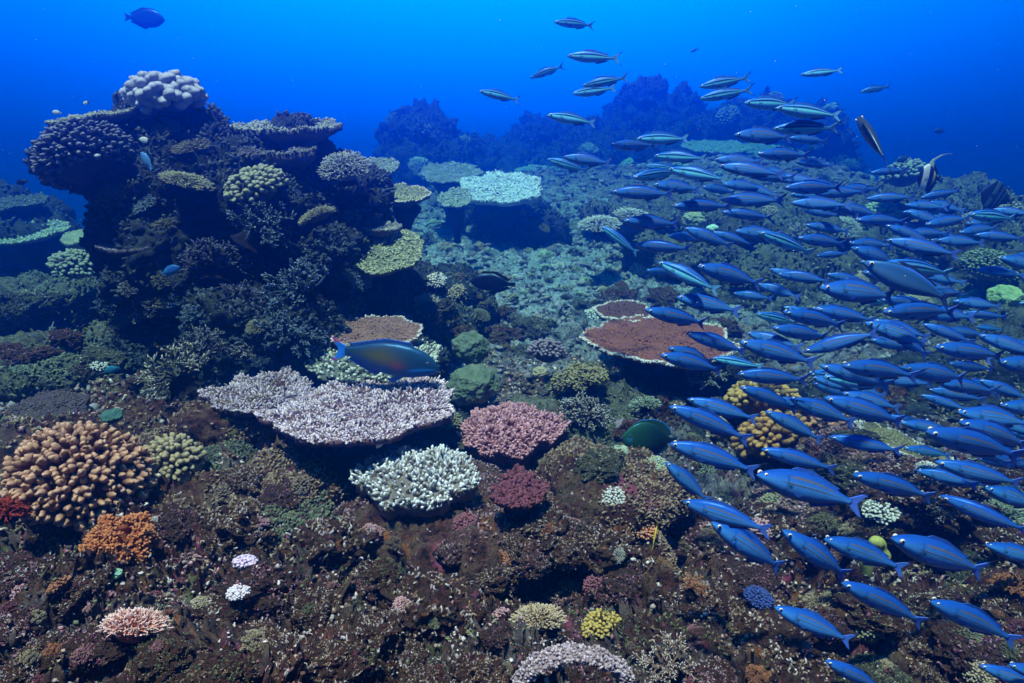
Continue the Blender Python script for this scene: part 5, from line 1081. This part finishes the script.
# big slate fish
def slate_c(s_, t, v):
    c = lerp3((.02, .10, .28), (.07, .24, .50), sm(-t, -.6, .3)); e = sm(t, .80, .9)[:, None] * sm(s_, .3, .4)[:, None]; c = c * (1 - e) + np.array((.03, .14, .75)) * e
    b_ = (sm(t, .93, .98) * sm(s_, .05, .1))[:, None]; return c * (1 - b_) + np.array((.004, .004, .006)) * b_
simple_fish('fusilier', 'big slate-blue deep-bodied fusilier with black and bright blue back edge and black forked tail', 'fish', P(864, 262, 1.75), P(961, 305, 1.72), [x * 1.12 for x in FU], [x * 1.25 for x in FL], [x * 1.05 for x in FW], XS, slate_c,
    (([(.80, .028), (.80, -.020)], [(1.0, .14), (.93, .075), (.875, .02), (.865, 0), (.875, -.02), (.93, -.085), (.985, -.135)]), flatc((.02, .07, .3), (.01, .01, .015), .8)),
    [('dorsal_fin', ([(.27, .125), (.45, .128), (.70, .06)], [(.31, .15), (.45, .152), (.72, .075)]), flatc((.01, .03, .1)), .006), ('pectoral_fin', ([(.262, -.012), (.262, -.034)], [(.40, -.050), (.36, -.074)]), flatc((.03, .1, .3)), .005)], (.062, .016, .031, .022, (.8, .8, .75)), bend=.15)
def dive_c(s_, t, v):
    c = lerp3((.03, .045, .03), (.05, .22, .60), sm(-t, -.15, .05)); k = (sm(t, .0, .04) * (1 - sm(t, .1, .16)))[:, None]; c = c * (1 - k) + np.array((.004, .005, .01)) * k; return c
simple_fish('fusilier', 'olive-backed fusilier diving tail-down alone in open water at the upper right', 'fish', P(858, 117, 2.30), P(889, 166, 2.10), FU, FL, FW, XS, dive_c,
    (([(.80, .024), (.80, -.018)], [(.985, .140), (.93, .085), (.885, .02), (.875, 0), (.885, -.02), (.93, -.085), (.985, -.135)]), tail_col('blue')),
    [('dorsal_fin', ([(.27, .108), (.45, .112), (.70, .052)], [(.31, .16), (.45, .15), (.72, .068)]), flatc((.05, .06, .04)), .006), ('pectoral_fin', ([(.262, -.012), (.262, -.034)], [(.40, -.10), (.34, -.13)]), flatc((.1, .3, .6)), .005)], (.062, .016, .031, .0195, (.75, .7, .6)), roll=R_(38))
simple_fish('fish', 'solitary dark blue oval fish high in the open water at the upper left', 'fish', P(165, 20, 9), P(124, 17, 9), OV[0], OV[1], OV[2], XG, dk((.01, .07, .34)), ovtail((.01, .06, .3), .10), ovfin((.01, .06, .3)), (.1, .03, .04, .012, (.03, .03, .05)))
def two(c1, c2, a): return lambda s_, t, v: lerp3(c1, c2, sm(s_, a, a + .05))
small = [('half white half black damselfish in front of the outcrop below the leather coral', (139, 139, 153, 142), (.75, .85, .7), (.02, .02, .03), .6),
 ('white damselfish above the left arm of the tall outcrop', (52, 112, 62, 113), (.7, .85, .8), (.3, .4, .5), .7), ('white damselfish left of the leather coral, the higher of two', (83, 104, 90, 101), (.7, .85, .8), (.05, .1, .2), .6),
 ('tiny white fish on the face of the purplish finger coral', (94, 156, 101, 155), (.85, .9, .85), (.7, .8, .8), .6), ('blue damselfish with a yellow belly spot in the shade of the outcrop', (180, 267, 161, 274), (.03, .14, .45), (.04, .2, .5), .6),
 ('pale blue slender fish below the half white damselfish', (141, 152, 152, 170), (.1, .3, .6), (.1, .3, .6), .6), ('small black fish in open water at the left edge', (16, 183, 28, 181), (.01, .01, .02), (.01, .01, .02), .5),
 ('teal wrasse-like fish low left, above the smooth teal boulder', (104, 372, 120, 367), (.03, .2, .3), (.03, .2, .3), .5), ('dim brown-blue fish in open water right of the diving olive-backed fish', (896, 161, 910, 157), (.02, .08, .25), (.02, .08, .2), .5),
 ('faint small fish far out in the blue above the right reef', (934, 131, 946, 131), (.02, .06, .2), (.02, .06, .2), .5), ('tiny white fish in the shade of the broad white table coral', (376, 448, 384, 441), (.85, .75, .7), (.9, .8, .75), .5),
 ('tiny brown fish beside the small yellow club coral', (560, 296, 572, 299), (.1, .1, .08), (.1, .1, .08), .5)]
small[-1] = ('little dark olive fish over the pebbly flat right of the plain black fish', (560, 296, 572, 299), (.05, .07, .05), (.05, .07, .05), .5)
DEP = [3.0, 3.1, 3.2, 3.0, 3.0, 3.0, 3.6, 2.9, 4.6, 7.0, 2.3, 4.4]
for (lb, (x0, y0, x1, y1), c1, c2, a), dd in zip(small, DEP):
    simple_fish('damselfish' if 'damsel' in lb else 'fish', lb, 'fish', P(x0, y0, dd), P(x1, y1, dd), OV[0], OV[1], OV[2], XG, two(c1, c2, a), ovtail(c2, .12), ovfin(c2), (.1, .03, .04, .02, (.1, .1, .1)))
def wrasse():
    simple_fish('wrasse', 'tiny upright yellow and black striped slender fish by the orange knobbly clump', 'fish', P(657, 526, 2.0), P(652, 552, 2.0), [x * .5 for x in FU], [x * .5 for x in FL], [x * .6 for x in FW], XS,
      lambda s_, t, v: lerp3((.85, .65, .05), (.02, .02, .01), sm(-t, -.1, .1)), (([(.80, .015), (.80, -.01)], [(.95, .04), (.95, -.04)]), flatc((.7, .55, .05))), [('dorsal_fin', ([(.25, .055), (.7, .03)], [(.3, .075), (.72, .045)]), flatc((.7, .55, .05)), .006)], (.06, .01, .02, .012, (.2, .2, .1)))
wrasse()

def specks():
    b = Buf(); v0, t0 = ico(1); n = 420
    for _ in range(n):
        d = rng.uniform(.9, 6.0); c = P(rng.uniform(-100, 1124), rng.uniform(-60, 560), d); b.add(v0 * rng.uniform(.0004, .0011) * d ** .5 + np.array(c), None, t0, rng.uniform(.2, 1))
    return b.mesh('drifting_specks', coral_mat((.3, .3, .28), (.8, .8, .75), 'speck', 0, 1))
tag(link('drifting_specks', specks()), kind='stuff')

# ------------------------------------------------------------------ the water's own haze
def haze():
    import bmesh
    bm = bmesh.new(); bmesh.ops.create_cube(bm, size=1)
    for v in bm.verts: v.co = Vector((v.co.x * 84, v.co.y * 84, -2.5 + v.co.z * 8.6))
    me = bpy.data.meshes.new('haze'); bm.to_mesh(me); bm.free()
    m = bpy.data.materials.new('haze'); m.use_nodes = True; nt = m.node_tree; nt.nodes.remove(nt.nodes['Principled BSDF'])
    pv = nt.nodes.new('ShaderNodeVolumePrincipled'); pv.inputs['Density'].default_value = HAZE_D
    pv.inputs['Color'].default_value = HAZE_C; pv.inputs['Absorption Color'].default_value = HAZE_A; pv.inputs['Anisotropy'].default_value = .84
    nt.links.new(pv.outputs[0], nt.nodes['Material Output'].inputs['Volume'])
    m.cycles.homogeneous_volume = True
    me.materials.append(m); tag(link('haze', me), kind='stuff')
haze()
